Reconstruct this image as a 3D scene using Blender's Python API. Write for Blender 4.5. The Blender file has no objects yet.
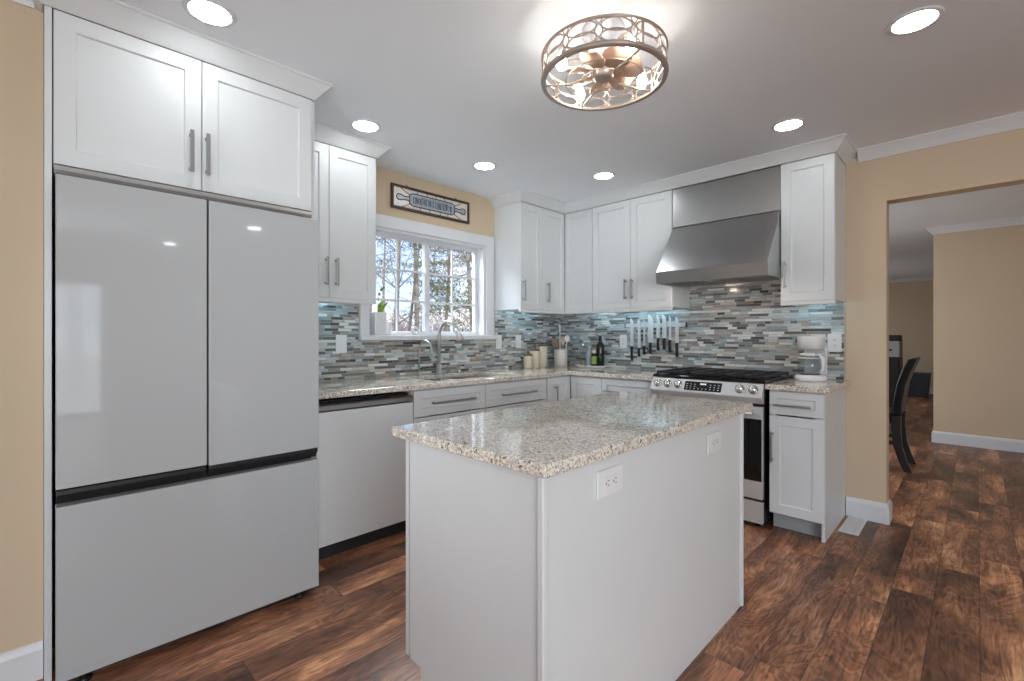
import bpy, math, random
from mathutils import Vector, Matrix, noise
random.seed(7)
SC = bpy.context.scene
COL = SC.collection
PI = math.pi

# ------------------------------------------------------------------ camera
F_PX, CY, YAW = 470.84, 335.58, 0.7787
cam = bpy.data.cameras.new('camera')
cam.sensor_fit = 'HORIZONTAL'; cam.sensor_width = 36.0
cam.lens = 36.0 * F_PX / 1024.0
cam.shift_y = -(340.5 - CY) / 1024.0
cam.clip_start = 0.02; cam.clip_end = 300
cam_o = bpy.data.objects.new('camera', cam); COL.objects.link(cam_o)
cam_o.location = (3.1179, -3.8689, 1.2182)
cam_o.rotation_euler = (PI / 2, 0, YAW)
SC.camera = cam_o

# ------------------------------------------------------------------ view / exposure
SC.view_settings.view_transform = 'Standard'
SC.view_settings.look = 'None'
SC.view_settings.gamma = 1.0
SC.view_settings.use_curve_mapping = False
SC.view_settings.exposure = 0.08
SC.cycles.max_bounces = 10
SC.cycles.diffuse_bounces = 5
SC.cycles.glossy_bounces = 4
SC.cycles.transmission_bounces = 8
SC.cycles.sample_clamp_indirect = 6.0
SC.cycles.caustics_reflective = False
SC.cycles.caustics_refractive = False

CAN_POWER = 33.0        # emission of the recessed lights
FAN_BULB = 58.0        # emission of the bulbs inside the drum light
STRIP = 16.0             # under-cabinet strips
SKY = 1.8
SUN = 2.6

# area lights at the openings; front, sink and far ones are added fill
def area_lamp(name, loc, rot, sx, sy, power, col=(0.93, 0.97, 1.0)):
    l = bpy.data.lights.new(name, 'AREA'); l.shape = 'RECTANGLE'; l.size = sx; l.size_y = sy; l.energy = power; l.color = col
    o = bpy.data.objects.new(name, l); COL.objects.link(o); o.location = loc; o.rotation_euler = rot; return o
P_FRONT, P_DOOR, P_DINING, P_SOFT, P_SIDE, P_BACK, P_SINK = 14, 26, 78, 6, 74, 3.6, 160
COOL = (0.90, 0.985, 1.03)
area_lamp('fill_front_window', (4.4, -7.62, 1.32), (math.radians(105), 0, 0), 4.3, 1.6, P_FRONT, COOL)  # added fill through an unseen window behind the camera
area_lamp('daylight_glass_door', (8.32, -4.05, 1.02), (math.radians(95), 0, math.radians(90)), 1.85, 2.0, P_DOOR, COOL)
area_lamp('daylight_dining_window', (-0.32, 1.9, 1.45), (math.radians(90), 0, math.radians(-90)), 1.95, 1.08, P_DINING, COOL)
sk_l = area_lamp('fill_sink_window', (-1.0, -1.62, 2.9), (0, 0, 0), 1.6, 1.0, P_SINK, COOL)  # added panel out of view above the sink window, brightening the counters
sk_l.rotation_euler = Vector((1.0, 0.0, -0.8)).to_track_quat('-Z', 'Y').to_euler()
area_lamp('fill_far_window', (-0.32, 7.1, 1.45), (math.radians(90), 0, math.radians(-90)), 1.75, 1.08, 26, COOL)  # added lamp that brightens the far end beyond the doorway
# added fill lamps behind the camera: two broad, one aimed at far ceiling
def fill_lamp(name, loc, aim, size, power, spread=180):
    o = area_lamp(name, loc, (0, 0, 0), size, size, power, COOL)
    o.rotation_euler = Vector(aim).to_track_quat('-Z', 'Y').to_euler(); o.data.spread = math.radians(spread)
fill_lamp('fill_soft', (4.3, -5.6, 1.5), (-0.75, 0.66, -0.05), 1.5, P_SOFT)
fill_lamp('fill_side', (6.0, -4.6, 1.5), (-1.0, 0.36, 0.05), 1.5, P_SIDE)
fill_lamp('fill_far', (2.6, -5.2, 0.55), (-1.95, 4.0, 1.85), 0.9, P_BACK, 48)

# ------------------------------------------------------------------ world: pale blue sky with white clouds
W = bpy.data.worlds.new('sky'); SC.world = W; W.use_nodes = True
wn, wl = W.node_tree.nodes, W.node_tree.links
wn.clear()
def wnode(t, **k):
    n = wn.new(t)
    for a, b in k.items(): setattr(n, a, b)
    return n
tc = wnode('ShaderNodeTexCoord')
sep = wnode('ShaderNodeSeparateXYZ'); wl.new(tc.outputs['Generated'], sep.inputs[0])
rmp = wnode('ShaderNodeValToRGB'); wl.new(sep.outputs['Z'], rmp.inputs[0])
rmp.color_ramp.elements[0].position = 0.0; rmp.color_ramp.elements[0].color = (0.58, 0.72, 0.93, 1)
rmp.color_ramp.elements[1].position = 0.55; rmp.color_ramp.elements[1].color = (0.24, 0.44, 0.88, 1)
mp = wnode('ShaderNodeMapping'); mp.inputs['Scale'].default_value = (3.0, 3.0, 6.5); wl.new(tc.outputs['Generated'], mp.inputs[0])
nz = wnode('ShaderNodeTexNoise'); nz.inputs['Scale'].default_value = 1.6; nz.inputs['Detail'].default_value = 7; wl.new(mp.outputs[0], nz.inputs['Vector'])
cr = wnode('ShaderNodeValToRGB'); wl.new(nz.outputs['Fac'], cr.inputs[0])
cr.color_ramp.elements[0].position = 0.48; cr.color_ramp.elements[0].color = (0, 0, 0, 1)
cr.color_ramp.elements[1].position = 0.66; cr.color_ramp.elements[1].color = (1, 1, 1, 1)
mx = wnode('ShaderNodeMixRGB'); wl.new(cr.outputs[0], mx.inputs[0]); wl.new(rmp.outputs[0], mx.inputs[1]); mx.inputs[2].default_value = (0.98, 0.97, 0.98, 1)
bg = wnode('ShaderNodeBackground'); wl.new(mx.outputs[0], bg.inputs[0]); bg.inputs[1].default_value = SKY
wo = wnode('ShaderNodeOutputWorld'); wl.new(bg.outputs[0], wo.inputs[0])
sun = bpy.data.lights.new('sun', 'SUN'); sun.energy = SUN; sun.angle = 0.02; sun.color = (1, 0.97, 0.92)
sun_o = bpy.data.objects.new('sun', sun); COL.objects.link(sun_o)
sun_o.rotation_euler = Vector((-0.62, 0.48, -0.6)).to_track_quat('-Z', 'Y').to_euler()   # from behind the house, over the roof, onto the trees

# ------------------------------------------------------------------ materials
def s2l(c):
    c = c / 255.0
    return c / 12.92 if c <= 0.04045 else ((c + 0.055) / 1.055) ** 2.4
def rgb(r, g, b): return (s2l(r), s2l(g), s2l(b), 1)
class NT:
    def __init__(s, name):
        s.m = bpy.data.materials.new(name); s.m.use_nodes = True
        s.n, s.l = s.m.node_tree.nodes, s.m.node_tree.links
        s.n.clear()
        s.out = s.n.new('ShaderNodeOutputMaterial')
        s.b = s.n.new('ShaderNodeBsdfPrincipled'); s.l.new(s.b.outputs[0], s.out.inputs[0])
    def new(s, t, **k):
        n = s.n.new(t)
        for a, b in k.items(): setattr(n, a, b)
        return n
    def link(s, a, b): s.l.new(a, b)
    def val(s, sock, v):
        if hasattr(v, 'is_linked') or hasattr(v, 'links'): s.l.new(v, sock)
        else: sock.default_value = v
    def math(s, op, a, b=0.0, c=0.0):
        n = s.new('ShaderNodeMath', operation=op)
        s.val(n.inputs[0], a); s.val(n.inputs[1], b)
        if op in ('MULTIPLY_ADD', 'SMOOTHSTEP', 'WRAP'): s.val(n.inputs[2], c)
        return n.outputs[0]
    def mix(s, f, a, b, mode='MIX'):
        n = s.new('ShaderNodeMixRGB', blend_type=mode)
        s.val(n.inputs[0], f); s.val(n.inputs[1], a); s.val(n.inputs[2], b)
        return n.outputs[0]
    def ramp(s, f, stops, interp='LINEAR'):
        n = s.new('ShaderNodeValToRGB'); n.color_ramp.interpolation = interp
        e = n.color_ramp.elements
        while len(e) < len(stops): e.new(0.5)
        for i, (p, c) in enumerate(stops): e[i].position = p; e[i].color = c
        s.val(n.inputs[0], f); return n.outputs[0]
    def noise(s, vec, scale, detail=3, rough=0.5, dist=0.0, out='Fac'):
        n = s.new('ShaderNodeTexNoise')
        if vec is not None: s.l.new(vec, n.inputs['Vector'])
        n.inputs['Scale'].default_value = scale; n.inputs['Detail'].default_value = detail
        n.inputs['Roughness'].default_value = rough; n.inputs['Distortion'].default_value = dist
        return n.outputs[out]
    def obj(s): return s.new('ShaderNodeTexCoord').outputs['Object']
    def mapping(s, vec, scale=(1, 1, 1), loc=(0, 0, 0)):
        n = s.new('ShaderNodeMapping'); s.l.new(vec, n.inputs[0])
        n.inputs['Scale'].default_value = scale; n.inputs['Location'].default_value = loc
        return n.outputs[0]
    def xyz(s, vec):
        n = s.new('ShaderNodeSeparateXYZ'); s.l.new(vec, n.inputs[0]); return n.outputs
    def comb(s, x, y, z):
        n = s.new('ShaderNodeCombineXYZ'); s.val(n.inputs[0], x); s.val(n.inputs[1], y); s.val(n.inputs[2], z); return n.outputs[0]
    def white(s, vec, out='Value'):
        n = s.new('ShaderNodeTexWhiteNoise', noise_dimensions='3D'); s.l.new(vec, n.inputs['Vector']); return n.outputs[out]
    def bump(s, h, strength=0.1, dist=0.01):
        n = s.new('ShaderNodeBump'); s.val(n.inputs['Height'], h)
        n.inputs['Strength'].default_value = strength; n.inputs['Distance'].default_value = dist
        s.l.new(n.outputs[0], s.b.inputs['Normal'])
    def set(s, **k):
        for a, v in k.items():
            s.val(s.b.inputs[a.replace('_', ' ')], v)
        return s

def plain(name, col, rough=0.5, metal=0.0, mottle=0.0, scale=8.0, **k):
    t = NT(name)
    if mottle:
        f = t.noise(t.obj(), scale, 4)
        a = tuple(c * (1 - mottle) for c in col[:3]) + (1,); b = tuple(min(1, c * (1 + mottle)) for c in col[:3]) + (1,)
        t.set(Base_Color=t.ramp(f, [(0.3, a), (0.7, b)]))
    else: t.set(Base_Color=col)
    t.set(Roughness=rough, Metallic=metal, **k)
    return t.m
def emit(name, col, strength):
    t = NT(name); t.set(Base_Color=(0.8, 0.8, 0.8, 1), Emission_Color=col, Emission_Strength=strength); return t.m
def glass(name, col=(1, 1, 1, 1), rough=0.0, alpha_mix=0.88):
    # thin pane: mostly clear with mirror reflections at a slant
    t = NT(name)
    tr = t.new('ShaderNodeBsdfTransparent'); tr.inputs[0].default_value = col
    gl = t.new('ShaderNodeBsdfGlossy'); gl.inputs['Roughness'].default_value = rough
    lw = t.new('ShaderNodeLayerWeight'); lw.inputs[0].default_value = 0.5
    fac = t.math('MULTIPLY_ADD', t.math('POWER', lw.outputs['Facing'], 4.0), 0.6, 0.04)
    mxs = t.new('ShaderNodeMixShader'); t.link(fac, mxs.inputs[0]); t.link(tr.outputs[0], mxs.inputs[1]); t.link(gl.outputs[0], mxs.inputs[2])
    t.link(mxs.outputs[0], t.out.inputs[0]); return t.m

M = {}
M['white'] = plain('white_cabinet_paint', (0.70, 0.715, 0.722, 1), 0.33, mottle=0.015, scale=3)
M['trimwhite'] = plain('white_trim_paint', (0.72, 0.73, 0.75, 1), 0.38, mottle=0.01)
M['ceil'] = plain('ceiling_paint', (0.855, 0.89, 0.925, 1), 0.8, mottle=0.012, scale=2)
M['tan'] = plain('tan_wall_paint', (0.63, 0.50, 0.35, 1), 0.65, mottle=0.02, scale=1.5)
M['fridge'] = plain('grey_white_glass_panel', (0.45, 0.46, 0.465, 1), 0.05, Coat_Weight=0.3, Coat_Roughness=0.02)
M['dish'] = plain('glossy_white_panel', (0.74, 0.755, 0.765, 1), 0.15, Coat_Weight=0.3, Coat_Roughness=0.03)
M['black'] = plain('black_plastic', (0.012, 0.012, 0.013, 1), 0.35)
M['blackgloss'] = plain('black_glass', (0.006, 0.006, 0.007, 1), 0.05)
M['iron'] = plain('cast_iron', (0.018, 0.018, 0.02, 1), 0.5, mottle=0.2, scale=80)
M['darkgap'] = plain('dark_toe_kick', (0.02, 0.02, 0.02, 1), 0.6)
M['nickel'] = plain('brushed_nickel', (0.52, 0.51, 0.50, 1), 0.33, 0.75)
M['pewter'] = plain('pewter_pull', (0.40, 0.40, 0.40, 1), 0.34, 0.9)
M['chrome'] = plain('polished_chrome', (0.75, 0.75, 0.74, 1), 0.12, 1.0)
M['plate'] = plain('white_plastic', (0.78, 0.78, 0.78, 1), 0.3)
M['slot'] = plain('dark_slot', (0.03, 0.03, 0.03, 1), 0.5)
M['cream'] = plain('cream_ceramic', (0.66, 0.57, 0.46, 1), 0.4, mottle=0.05, scale=20)
M['crock'] = plain('off_white_ceramic', (0.62, 0.58, 0.53, 1), 0.35)
M['brownlid'] = plain('brown_wood_lid', (0.16, 0.10, 0.07, 1), 0.5, mottle=0.2, scale=30)
M['wood'] = plain('pale_wood', (0.55, 0.40, 0.26, 1), 0.55, mottle=0.15, scale=40)
M['darkgreen'] = plain('dark_green_bottle_glass', (0.008, 0.016, 0.008, 1), 0.08)
M['green'] = plain('green_leaf', (0.22, 0.36, 0.05, 1), 0.45, mottle=0.25, scale=30)
M['darkgreenleaf'] = plain('dark_green_stem', (0.05, 0.11, 0.03, 1), 0.5)
M['leather'] = plain('black_leather', (0.006, 0.006, 0.007, 1), 0.42, Specular_IOR_Level=0.2)
M['bronze'] = plain('brushed_bronze', (0.42, 0.345, 0.30, 1), 0.4, 0.5)
M['fanblade'] = plain('tan_fan_blade', (0.62, 0.42, 0.31, 1), 0.5)
M['signframe'] = plain('dark_brown_frame', (0.045, 0.026, 0.018, 1), 0.45)
M['lead'] = plain('dark_lead_came', (0.03, 0.035, 0.045, 1), 0.4, 0.5)
M['bluegrey'] = plain('blue_grey_art_glass', (0.33, 0.37, 0.42, 1), 0.3, mottle=0.2, scale=40)
M['artglass'] = plain('cream_art_glass', (0.74, 0.66, 0.58, 1), 0.2, mottle=0.08, scale=20)
M['slate'] = plain('slate_blue_plastic', (0.045, 0.055, 0.07, 1), 0.5)
M['greyplastic'] = plain('grey_plastic', (0.40, 0.41, 0.43, 1), 0.4)
M['label'] = plain('green_label', (0.25, 0.33, 0.10, 1), 0.5)
M['silverglass'] = plain('grey_frosted_glass', (0.42, 0.45, 0.52, 1), 0.25)
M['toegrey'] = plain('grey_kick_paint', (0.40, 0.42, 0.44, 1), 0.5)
M['glass'] = glass('window_glass')
M['thinglass'] = glass('clear_glass', (0.93, 0.95, 0.96, 1), 0.02)
M['can'] = emit('recessed_diffuser', (0.93, 0.985, 1.0, 1), CAN_POWER)
M['bulb'] = emit('warm_bulb', (1.0, 0.94, 0.86, 1), FAN_BULB)
M['strip'] = emit('cool_led', (0.50, 0.84, 1.0, 1), STRIP)
M['hoodlamp'] = emit('hood_lamp', (1.0, 0.88, 0.74, 1), 85.0)
M['display'] = emit('range_display', (0.55, 0.65, 0.75, 1), 0.25)
M['bark'] = plain('tree_bark', (0.26, 0.21, 0.17, 1), 0.9, mottle=0.35, scale=6)
M['palebark'] = plain('pale_tree_bark', (0.40, 0.33, 0.28, 1), 0.9, mottle=0.3, scale=6)
M['needles'] = plain('pine_needles', (0.15, 0.17, 0.05, 1), 0.8, mottle=0.4, scale=2)
M['brush'] = plain('brown_brush', (0.40, 0.30, 0.24, 1), 0.9, mottle=0.35, scale=2)
M['leaflitter'] = plain('leaf_litter', (0.30, 0.22, 0.16, 1), 0.95, mottle=0.4, scale=3)

def mk_steel(name, col, rough, along, metal=1.0):
    t = NT(name); o = t.obj()
    sc = [160, 160, 160]; sc[along] = 3.0
    f = t.noise(t.mapping(o, tuple(sc)), 1.0, 2)
    t.set(Base_Color=col, Metallic=metal, Roughness=t.math('MULTIPLY_ADD', f, 0.02, rough - 0.01))
    return t.m
M['steel'] = mk_steel('brushed_stainless', (0.47, 0.47, 0.468, 1), 0.30, 0)
M['rangesteel'] = mk_steel('bright_stainless', (0.70, 0.71, 0.715, 1), 0.38, 0, 0.55)
M['sinksteel'] = mk_steel('sink_stainless', (0.42, 0.40, 0.37, 1), 0.3, 1)

def mk_granite():
    t = NT('speckled_granite'); o = t.obj()
    wob = t.new('ShaderNodeVectorMath', operation='MULTIPLY_ADD')
    t.link(t.noise(o, 70, 3, out='Color'), wob.inputs[0]); wob.inputs[1].default_value = (0.016, 0.016, 0.016); t.link(o, wob.inputs[2])
    q = wob.outputs[0]
    big = t.noise(o, 16, 4, 0.6); fine = t.noise(o, 110, 5, 0.7)
    f2 = t.ramp(fine, [(0.34, (0, 0, 0, 1)), (0.62, (1, 1, 1, 1))])
    base = t.mix(f2, rgb(196, 184, 169), rgb(255, 247, 234))
    base = t.mix(t.ramp(big, [(0.42, (0, 0, 0, 1)), (0.64, (1, 1, 1, 1))]), base, t.mix(f2, rgb(174, 165, 154), rgb(244, 235, 223)))
    v = t.new('ShaderNodeTexVoronoi'); v.inputs['Scale'].default_value = 190; t.link(q, v.inputs['Vector'])
    cell = t.xyz(v.outputs['Color'])
    v2 = t.new('ShaderNodeTexVoronoi'); v2.inputs['Scale'].default_value = 330; t.link(q, v2.inputs['Vector'])
    cell2 = t.xyz(v2.outputs['Color'])
    gate = t.ramp(t.noise(o, 30, 2), [(0.38, (0, 0, 0, 1)), (0.58, (1, 1, 1, 1))])
    grey = t.ramp(cell[1], [(0.0, (0.75, 0.75, 0.75, 1)), (0.12, (0.5, 0.5, 0.5, 1)), (0.15, (0, 0, 0, 1))])
    c = t.mix(grey, base, rgb(140, 129, 119))
    dk2 = t.ramp(cell2[0], [(0.0, (0.8, 0.8, 0.8, 1)), (0.08, (0.7, 0.7, 0.7, 1)), (0.10, (0, 0, 0, 1))])
    c = t.mix(dk2, c, rgb(96, 89, 84))
    dark = t.ramp(cell[0], [(0.0, (1, 1, 1, 1)), (0.10, (0.9, 0.9, 0.9, 1)), (0.13, (0, 0, 0, 1))])
    c = t.mix(t.mix(1.0, dark, gate, 'MULTIPLY'), c, rgb(58, 53, 51))
    t.set(Base_Color=c, Roughness=0.06, Specular_IOR_Level=0.65, Coat_Weight=0.15, Coat_Roughness=0.02)
    return t.m
M['granite'] = mk_granite()

def mk_tile(name, axis):
    t = NT(name); p = t.xyz(t.obj())
    u, v = p[axis], p[2]
    RH = 0.0195
    rowf = t.math('DIVIDE', v, RH); row = t.math('FLOOR', rowf)
    rr = t.white(t.comb(row, 3.7, float(axis)))
    rr2 = t.white(t.comb(row, 9.1, float(axis)))
    width = t.math('MULTIPLY_ADD', rr, 0.11, 0.085)
    uf = t.math('DIVIDE', t.math('ADD', u, t.math('MULTIPLY', rr2, 3.0)), width)
    # long tiles are split again at random
    col = t.math('FLOOR', uf)
    half = t.math('GREATER_THAN', t.white(t.comb(col, row, 21.0)), 0.55)
    uf2 = t.math('MULTIPLY', t.math('FRACT', uf), t.math('ADD', half, 1.0))
    col2 = t.math('ADD', t.math('MULTIPLY', col, 2.0), t.math('MULTIPLY', t.math('FLOOR', uf2), half))
    rnd = t.white(t.comb(col2, row, 5.0)); rnd2 = t.white(t.comb(col2, row, 11.0))
    pal = [rgb(104, 106, 108), rgb(164, 172, 176), rgb(190, 200, 203), rgb(142, 135, 129), rgb(178, 170, 161), rgb(138, 149, 155),
           rgb(214, 216, 213), rgb(84, 82, 81), rgb(162, 154, 148), rgb(178, 188, 191), rgb(124, 129, 132), rgb(198, 194, 186)]
    c = t.ramp(rnd, [(i / len(pal), k) for i, k in enumerate(pal)], 'CONSTANT')
    streak = t.noise(t.mapping(t.obj(), (14, 14, 140)), 1.0, 3)
    c = t.mix(0.35, c, t.ramp(streak, [(0.3, (0.15, 0.15, 0.15, 1)), (0.7, (0.85, 0.85, 0.85, 1))]), 'OVERLAY')
    fv = t.math('FRACT', rowf); fu = t.math('FRACT', uf2)
    wid = t.math('DIVIDE', width, t.math('ADD', half, 1.0))
    du = t.math('MULTIPLY', t.math('MINIMUM', fu, t.math('SUBTRACT', 1.0, fu)), wid)
    dv = t.math('MULTIPLY', t.math('MINIMUM', fv, t.math('SUBTRACT', 1.0, fv)), RH)
    d = t.math('MINIMUM', du, dv)
    mort = t.math('LESS_THAN', d, 0.0011)
    c = t.mix(mort, c, rgb(160, 157, 152))
    rough = t.ramp(rnd2, [(0.0, (0.10,) * 3 + (1,)), (0.55, (0.16,) * 3 + (1,)), (0.6, (0.5,) * 3 + (1,))], 'CONSTANT')
    t.set(Base_Color=c, Roughness=t.mix(mort, rough, (0.8, 0.8, 0.8, 1)))
    t.bump(t.math('MINIMUM', d, 0.002), 0.5, 0.5)
    return t.m
M['tile_y'] = mk_tile('linear_mosaic_tile', 1)
M['tile_x'] = mk_tile('linear_mosaic_tile_run', 0)

def mk_floor():
    t = NT('dark_wood_plank_floor'); p = t.xyz(t.obj())
    x, y = p[0], p[1]
    PW, PL = 0.1515, 1.22
    cf = t.math('DIVIDE', t.math('SUBTRACT', x, 2.674 - 40 * PW), PW); col = t.math('FLOOR', cf)
    off = t.white(t.comb(col, 2.0, 7.0))
    rf = t.math('ADD', t.math('DIVIDE', y, PL), t.math('MULTIPLY', off, 5.0)); row = t.math('FLOOR', rf)
    rnd = t.white(t.comb(col, row, 1.0)); rnd2 = t.white(t.comb(col, row, 4.0))
    # grain: stretched along the plank, shifted per plank, with swirls
    vec = t.comb(t.math('MULTIPLY', x, 5.5), t.math('MULTIPLY', y, 1.5), t.math('MULTIPLY', rnd, 40.0))
    swirl = t.noise(vec, 1.3, 3, 0.55, 0.8)
    wv = t.math('SINE', t.math('MULTIPLY', swirl, 75.0))
    fine = t.noise(t.comb(t.math('MULTIPLY', x, 90.0), t.math('MULTIPLY', y, 7.0), t.math('MULTIPLY', rnd, 30.0)), 1.0, 4, 0.6, 0.6)
    cloud = t.noise(vec, 1.0, 5, 0.6, 0.4)
    c = t.ramp(cloud, [(0.30, rgb(74, 54, 45)), (0.44, rgb(122, 84, 66)), (0.56, rgb(164, 114, 86)), (0.70, rgb(214, 160, 122))])
    g = t.math('ADD', t.math('MULTIPLY', wv, 0.11), t.math('MULTIPLY', fine, 1.0))
    c = t.mix(0.8, c, t.ramp(g, [(0.22, (0.16,) * 3 + (1,)), (0.72, (0.80,) * 3 + (1,))]), 'OVERLAY')
    tone = t.ramp(rnd2, [(0.0, (0.60, 0.57, 0.56, 1)), (1.0, (1.30, 1.27, 1.22, 1))])
    c = t.mix(1.0, c, tone, 'MULTIPLY')
    fu = t.math('FRACT', cf); fr = t.math('FRACT', rf)
    du = t.math('MULTIPLY', t.math('MINIMUM', fu, t.math('SUBTRACT', 1.0, fu)), PW)
    dv = t.math('MULTIPLY', t.math('MINIMUM', fr, t.math('SUBTRACT', 1.0, fr)), PL)
    d = t.math('MINIMUM', du, dv)
    c = t.mix(t.math('MULTIPLY', t.math('LESS_THAN', d, 0.0013), 0.6), c, rgb(28, 19, 16))
    t.set(Base_Color=c, Roughness=t.math('MULTIPLY_ADD', fine, 0.2, 0.26), Specular_IOR_Level=0.45)
    t.bump(t.math('ADD', t.math('MULTIPLY', fine, 0.0006), t.math('MINIMUM', d, 0.002)), 0.25, 0.6)
    return t.m
M['floor'] = mk_floor()

# ------------------------------------------------------------------ mesh helpers
class MB:
    def __init__(s): s.v, s.f, s.sm = [], [], []
    def add(s, verts, faces, smooth=False):
        n = len(s.v); s.v += [tuple(p) for p in verts]
        s.f += [tuple(i + n for i in f) for f in faces]; s.sm += [smooth] * len(faces)
        return s
    def box(s, x0, x1, y0, y1, z0, z1):
        x0, x1 = sorted((x0, x1)); y0, y1 = sorted((y0, y1)); z0, z1 = sorted((z0, z1))
        v = [(x0, y0, z0), (x1, y0, z0), (x1, y1, z0), (x0, y1, z0), (x0, y0, z1), (x1, y0, z1), (x1, y1, z1), (x0, y1, z1)]
        return s.add(v, [(0, 3, 2, 1), (4, 5, 6, 7), (0, 1, 5, 4), (1, 2, 6, 5), (2, 3, 7, 6), (3, 0, 4, 7)])
    def prism(s, poly, axis, a, b):
        """poly of 2D points in the two other axes (cyclic order) extruded along axis from a to b"""
        def mk(p, t):
            return {'x': (t, p[0], p[1]), 'y': (p[0], t, p[1]), 'z': (p[0], p[1], t)}[axis]
        n = len(poly); v = [mk(p, a) for p in poly] + [mk(p, b) for p in poly]
        area = sum(poly[i][0] * poly[(i + 1) % n][1] - poly[(i + 1) % n][0] * poly[i][1] for i in range(n))
        flip = (area > 0) == (axis != 'y')
        if b < a: flip = not flip
        f = [tuple(range(n))[::-1] if flip else tuple(range(n)), tuple(range(n, 2 * n)) if flip else tuple(range(n, 2 * n))[::-1]]
        for i in range(n):
            j = (i + 1) % n
            q = (i, j, j + n, i + n)
            f.append(q if flip else q[::-1])
        return s.add(v, f)
    def tube(s, pts, r, seg=8, caps=True, closed=False):
        pts = [Vector(p) for p in pts]; n = len(pts)
        rs = r if isinstance(r, (list, tuple)) else [r] * n
        rings = []; up = None
        for i in range(n):
            if closed: d = pts[(i + 1) % n] - pts[i - 1]
            else: d = pts[min(i + 1, n - 1)] - pts[max(i - 1, 0)]
            d.normalize()
            if up is None:
                up = Vector((0, 0, 1)) if abs(d.z) < 0.9 else Vector((1, 0, 0))
            a = d.cross(up)
            if a.length < 1e-6: a = d.orthogonal()
            a.normalize(); b = a.cross(d); b.normalize(); up = b
            rings.append([pts[i] + (a * math.cos(t) + b * math.sin(t)) * rs[i] for t in (2 * PI * k / seg for k in range(seg))])
        v = [p for ring in rings for p in ring]; f = []
        m = n if closed else n - 1
        for i in range(m):
            for k in range(seg):
                k2 = (k + 1) % seg; i2 = (i + 1) % n
                f.append((i * seg + k, i * seg + k2, i2 * seg + k2, i2 * seg + k))
        if caps and not closed:
            f.append(tuple(range(seg))[::-1]); f.append(tuple((n - 1) * seg + k for k in range(seg)))
        return s.add(v, f, seg > 5)
    def lathe(s, prof, c=(0, 0, 0), seg=28, sx=1.0, sy=1.0):
        """prof: list of (r, z); r = 0 closes the pole"""
        v, f, idx = [], [], []
        for r, z in prof:
            if r < 1e-6:
                idx.append([len(v)]); v.append((c[0], c[1], c[2] + z))
            else:
                idx.append(list(range(len(v), len(v) + seg)))
                v += [(c[0] + r * sx * math.cos(2 * PI * k / seg), c[1] + r * sy * math.sin(2 * PI * k / seg), c[2] + z) for k in range(seg)]
        for A, B in zip(idx, idx[1:]):
            for k in range(seg):
                k2 = (k + 1) % seg
                if len(A) == 1 and len(B) == 1: continue
                if len(A) == 1: f.append((A[0], B[k2], B[k]))
                elif len(B) == 1: f.append((A[k], A[k2], B[0]))
                else: f.append((A[k], A[k2], B[k2], B[k]))
        return s.add(v, f, True)
    def cells(s, us, vs, keep, a, b, axis='z'):
        """watertight slab from grid cells; axis is the thickness direction"""
        def mk(u, v, t): return {'z': (u, v, t), 'x': (t, u, v), 'y': (u, t, v)}[axis]
        ids = {}
        V, Fs = [], []
        def vid(i, j, k):
            if (i, j, k) not in ids:
                ids[(i, j, k)] = len(V); V.append(mk(us[i], vs[j], (a, b)[k]))
            return ids[(i, j, k)]
        nu, nv = len(us) - 1, len(vs) - 1
        K = lambda i, j: 0 <= i < nu and 0 <= j < nv and keep(i, j)
        fl = axis == 'y'
        def face(q): Fs.append(q[::-1] if fl else q)
        for i in range(nu):
            for j in range(nv):
                if not K(i, j): continue
                face((vid(i, j, 1), vid(i + 1, j, 1), vid(i + 1, j + 1, 1), vid(i, j + 1, 1)))
                face((vid(i, j, 0), vid(i, j + 1, 0), vid(i + 1, j + 1, 0), vid(i + 1, j, 0)))
                if not K(i - 1, j): face((vid(i, j, 0), vid(i, j, 1), vid(i, j + 1, 1), vid(i, j + 1, 0)))
                if not K(i + 1, j): face((vid(i + 1, j, 0), vid(i + 1, j + 1, 0), vid(i + 1, j + 1, 1), vid(i + 1, j, 1)))
                if not K(i, j - 1): face((vid(i, j, 0), vid(i + 1, j, 0), vid(i + 1, j, 1), vid(i, j, 1)))
                if not K(i, j + 1): face((vid(i, j + 1, 0), vid(i, j + 1, 1), vid(i + 1, j + 1, 1), vid(i + 1, j + 1, 0)))
        return s.add(V, Fs)
    def sweep(s, path, prof, z=0.0, closed_ends=True):
        """mitred moulding: path of (x, y); prof of (outward offset, z); outward is to the right of travel"""
        n = len(path); P = [Vector(p) for p in path]; rows = []
        for i in range(n):
            ds = []
            if i > 0: ds.append((P[i] - P[i - 1]).normalized())
            if i < n - 1: ds.append((P[i + 1] - P[i]).normalized())
            ns = [Vector((d.y, -d.x)) for d in ds]
            if len(ns) == 2:
                m = ns[0] + ns[1]; m = m / (m.dot(ns[0]))
            else: m = ns[0]
            rows.append([(P[i].x + m.x * o, P[i].y + m.y * o, z + h) for o, h in prof])
        k = len(prof); v = [p for r in rows for p in r]; f = []
        for i in range(n - 1):
            for j in range(k):
                j2 = (j + 1) % k
                f.append((i * k + j, (i + 1) * k + j, (i + 1) * k + j2, i * k + j2))
        f.append(tuple(range(k))); f.append(tuple((n - 1) * k + j for j in range(k))[::-1])
        return s.add(v, f)
    def xform(s, mat):
        s.v = [tuple(mat @ Vector(p)) for p in s.v]; return s
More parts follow.
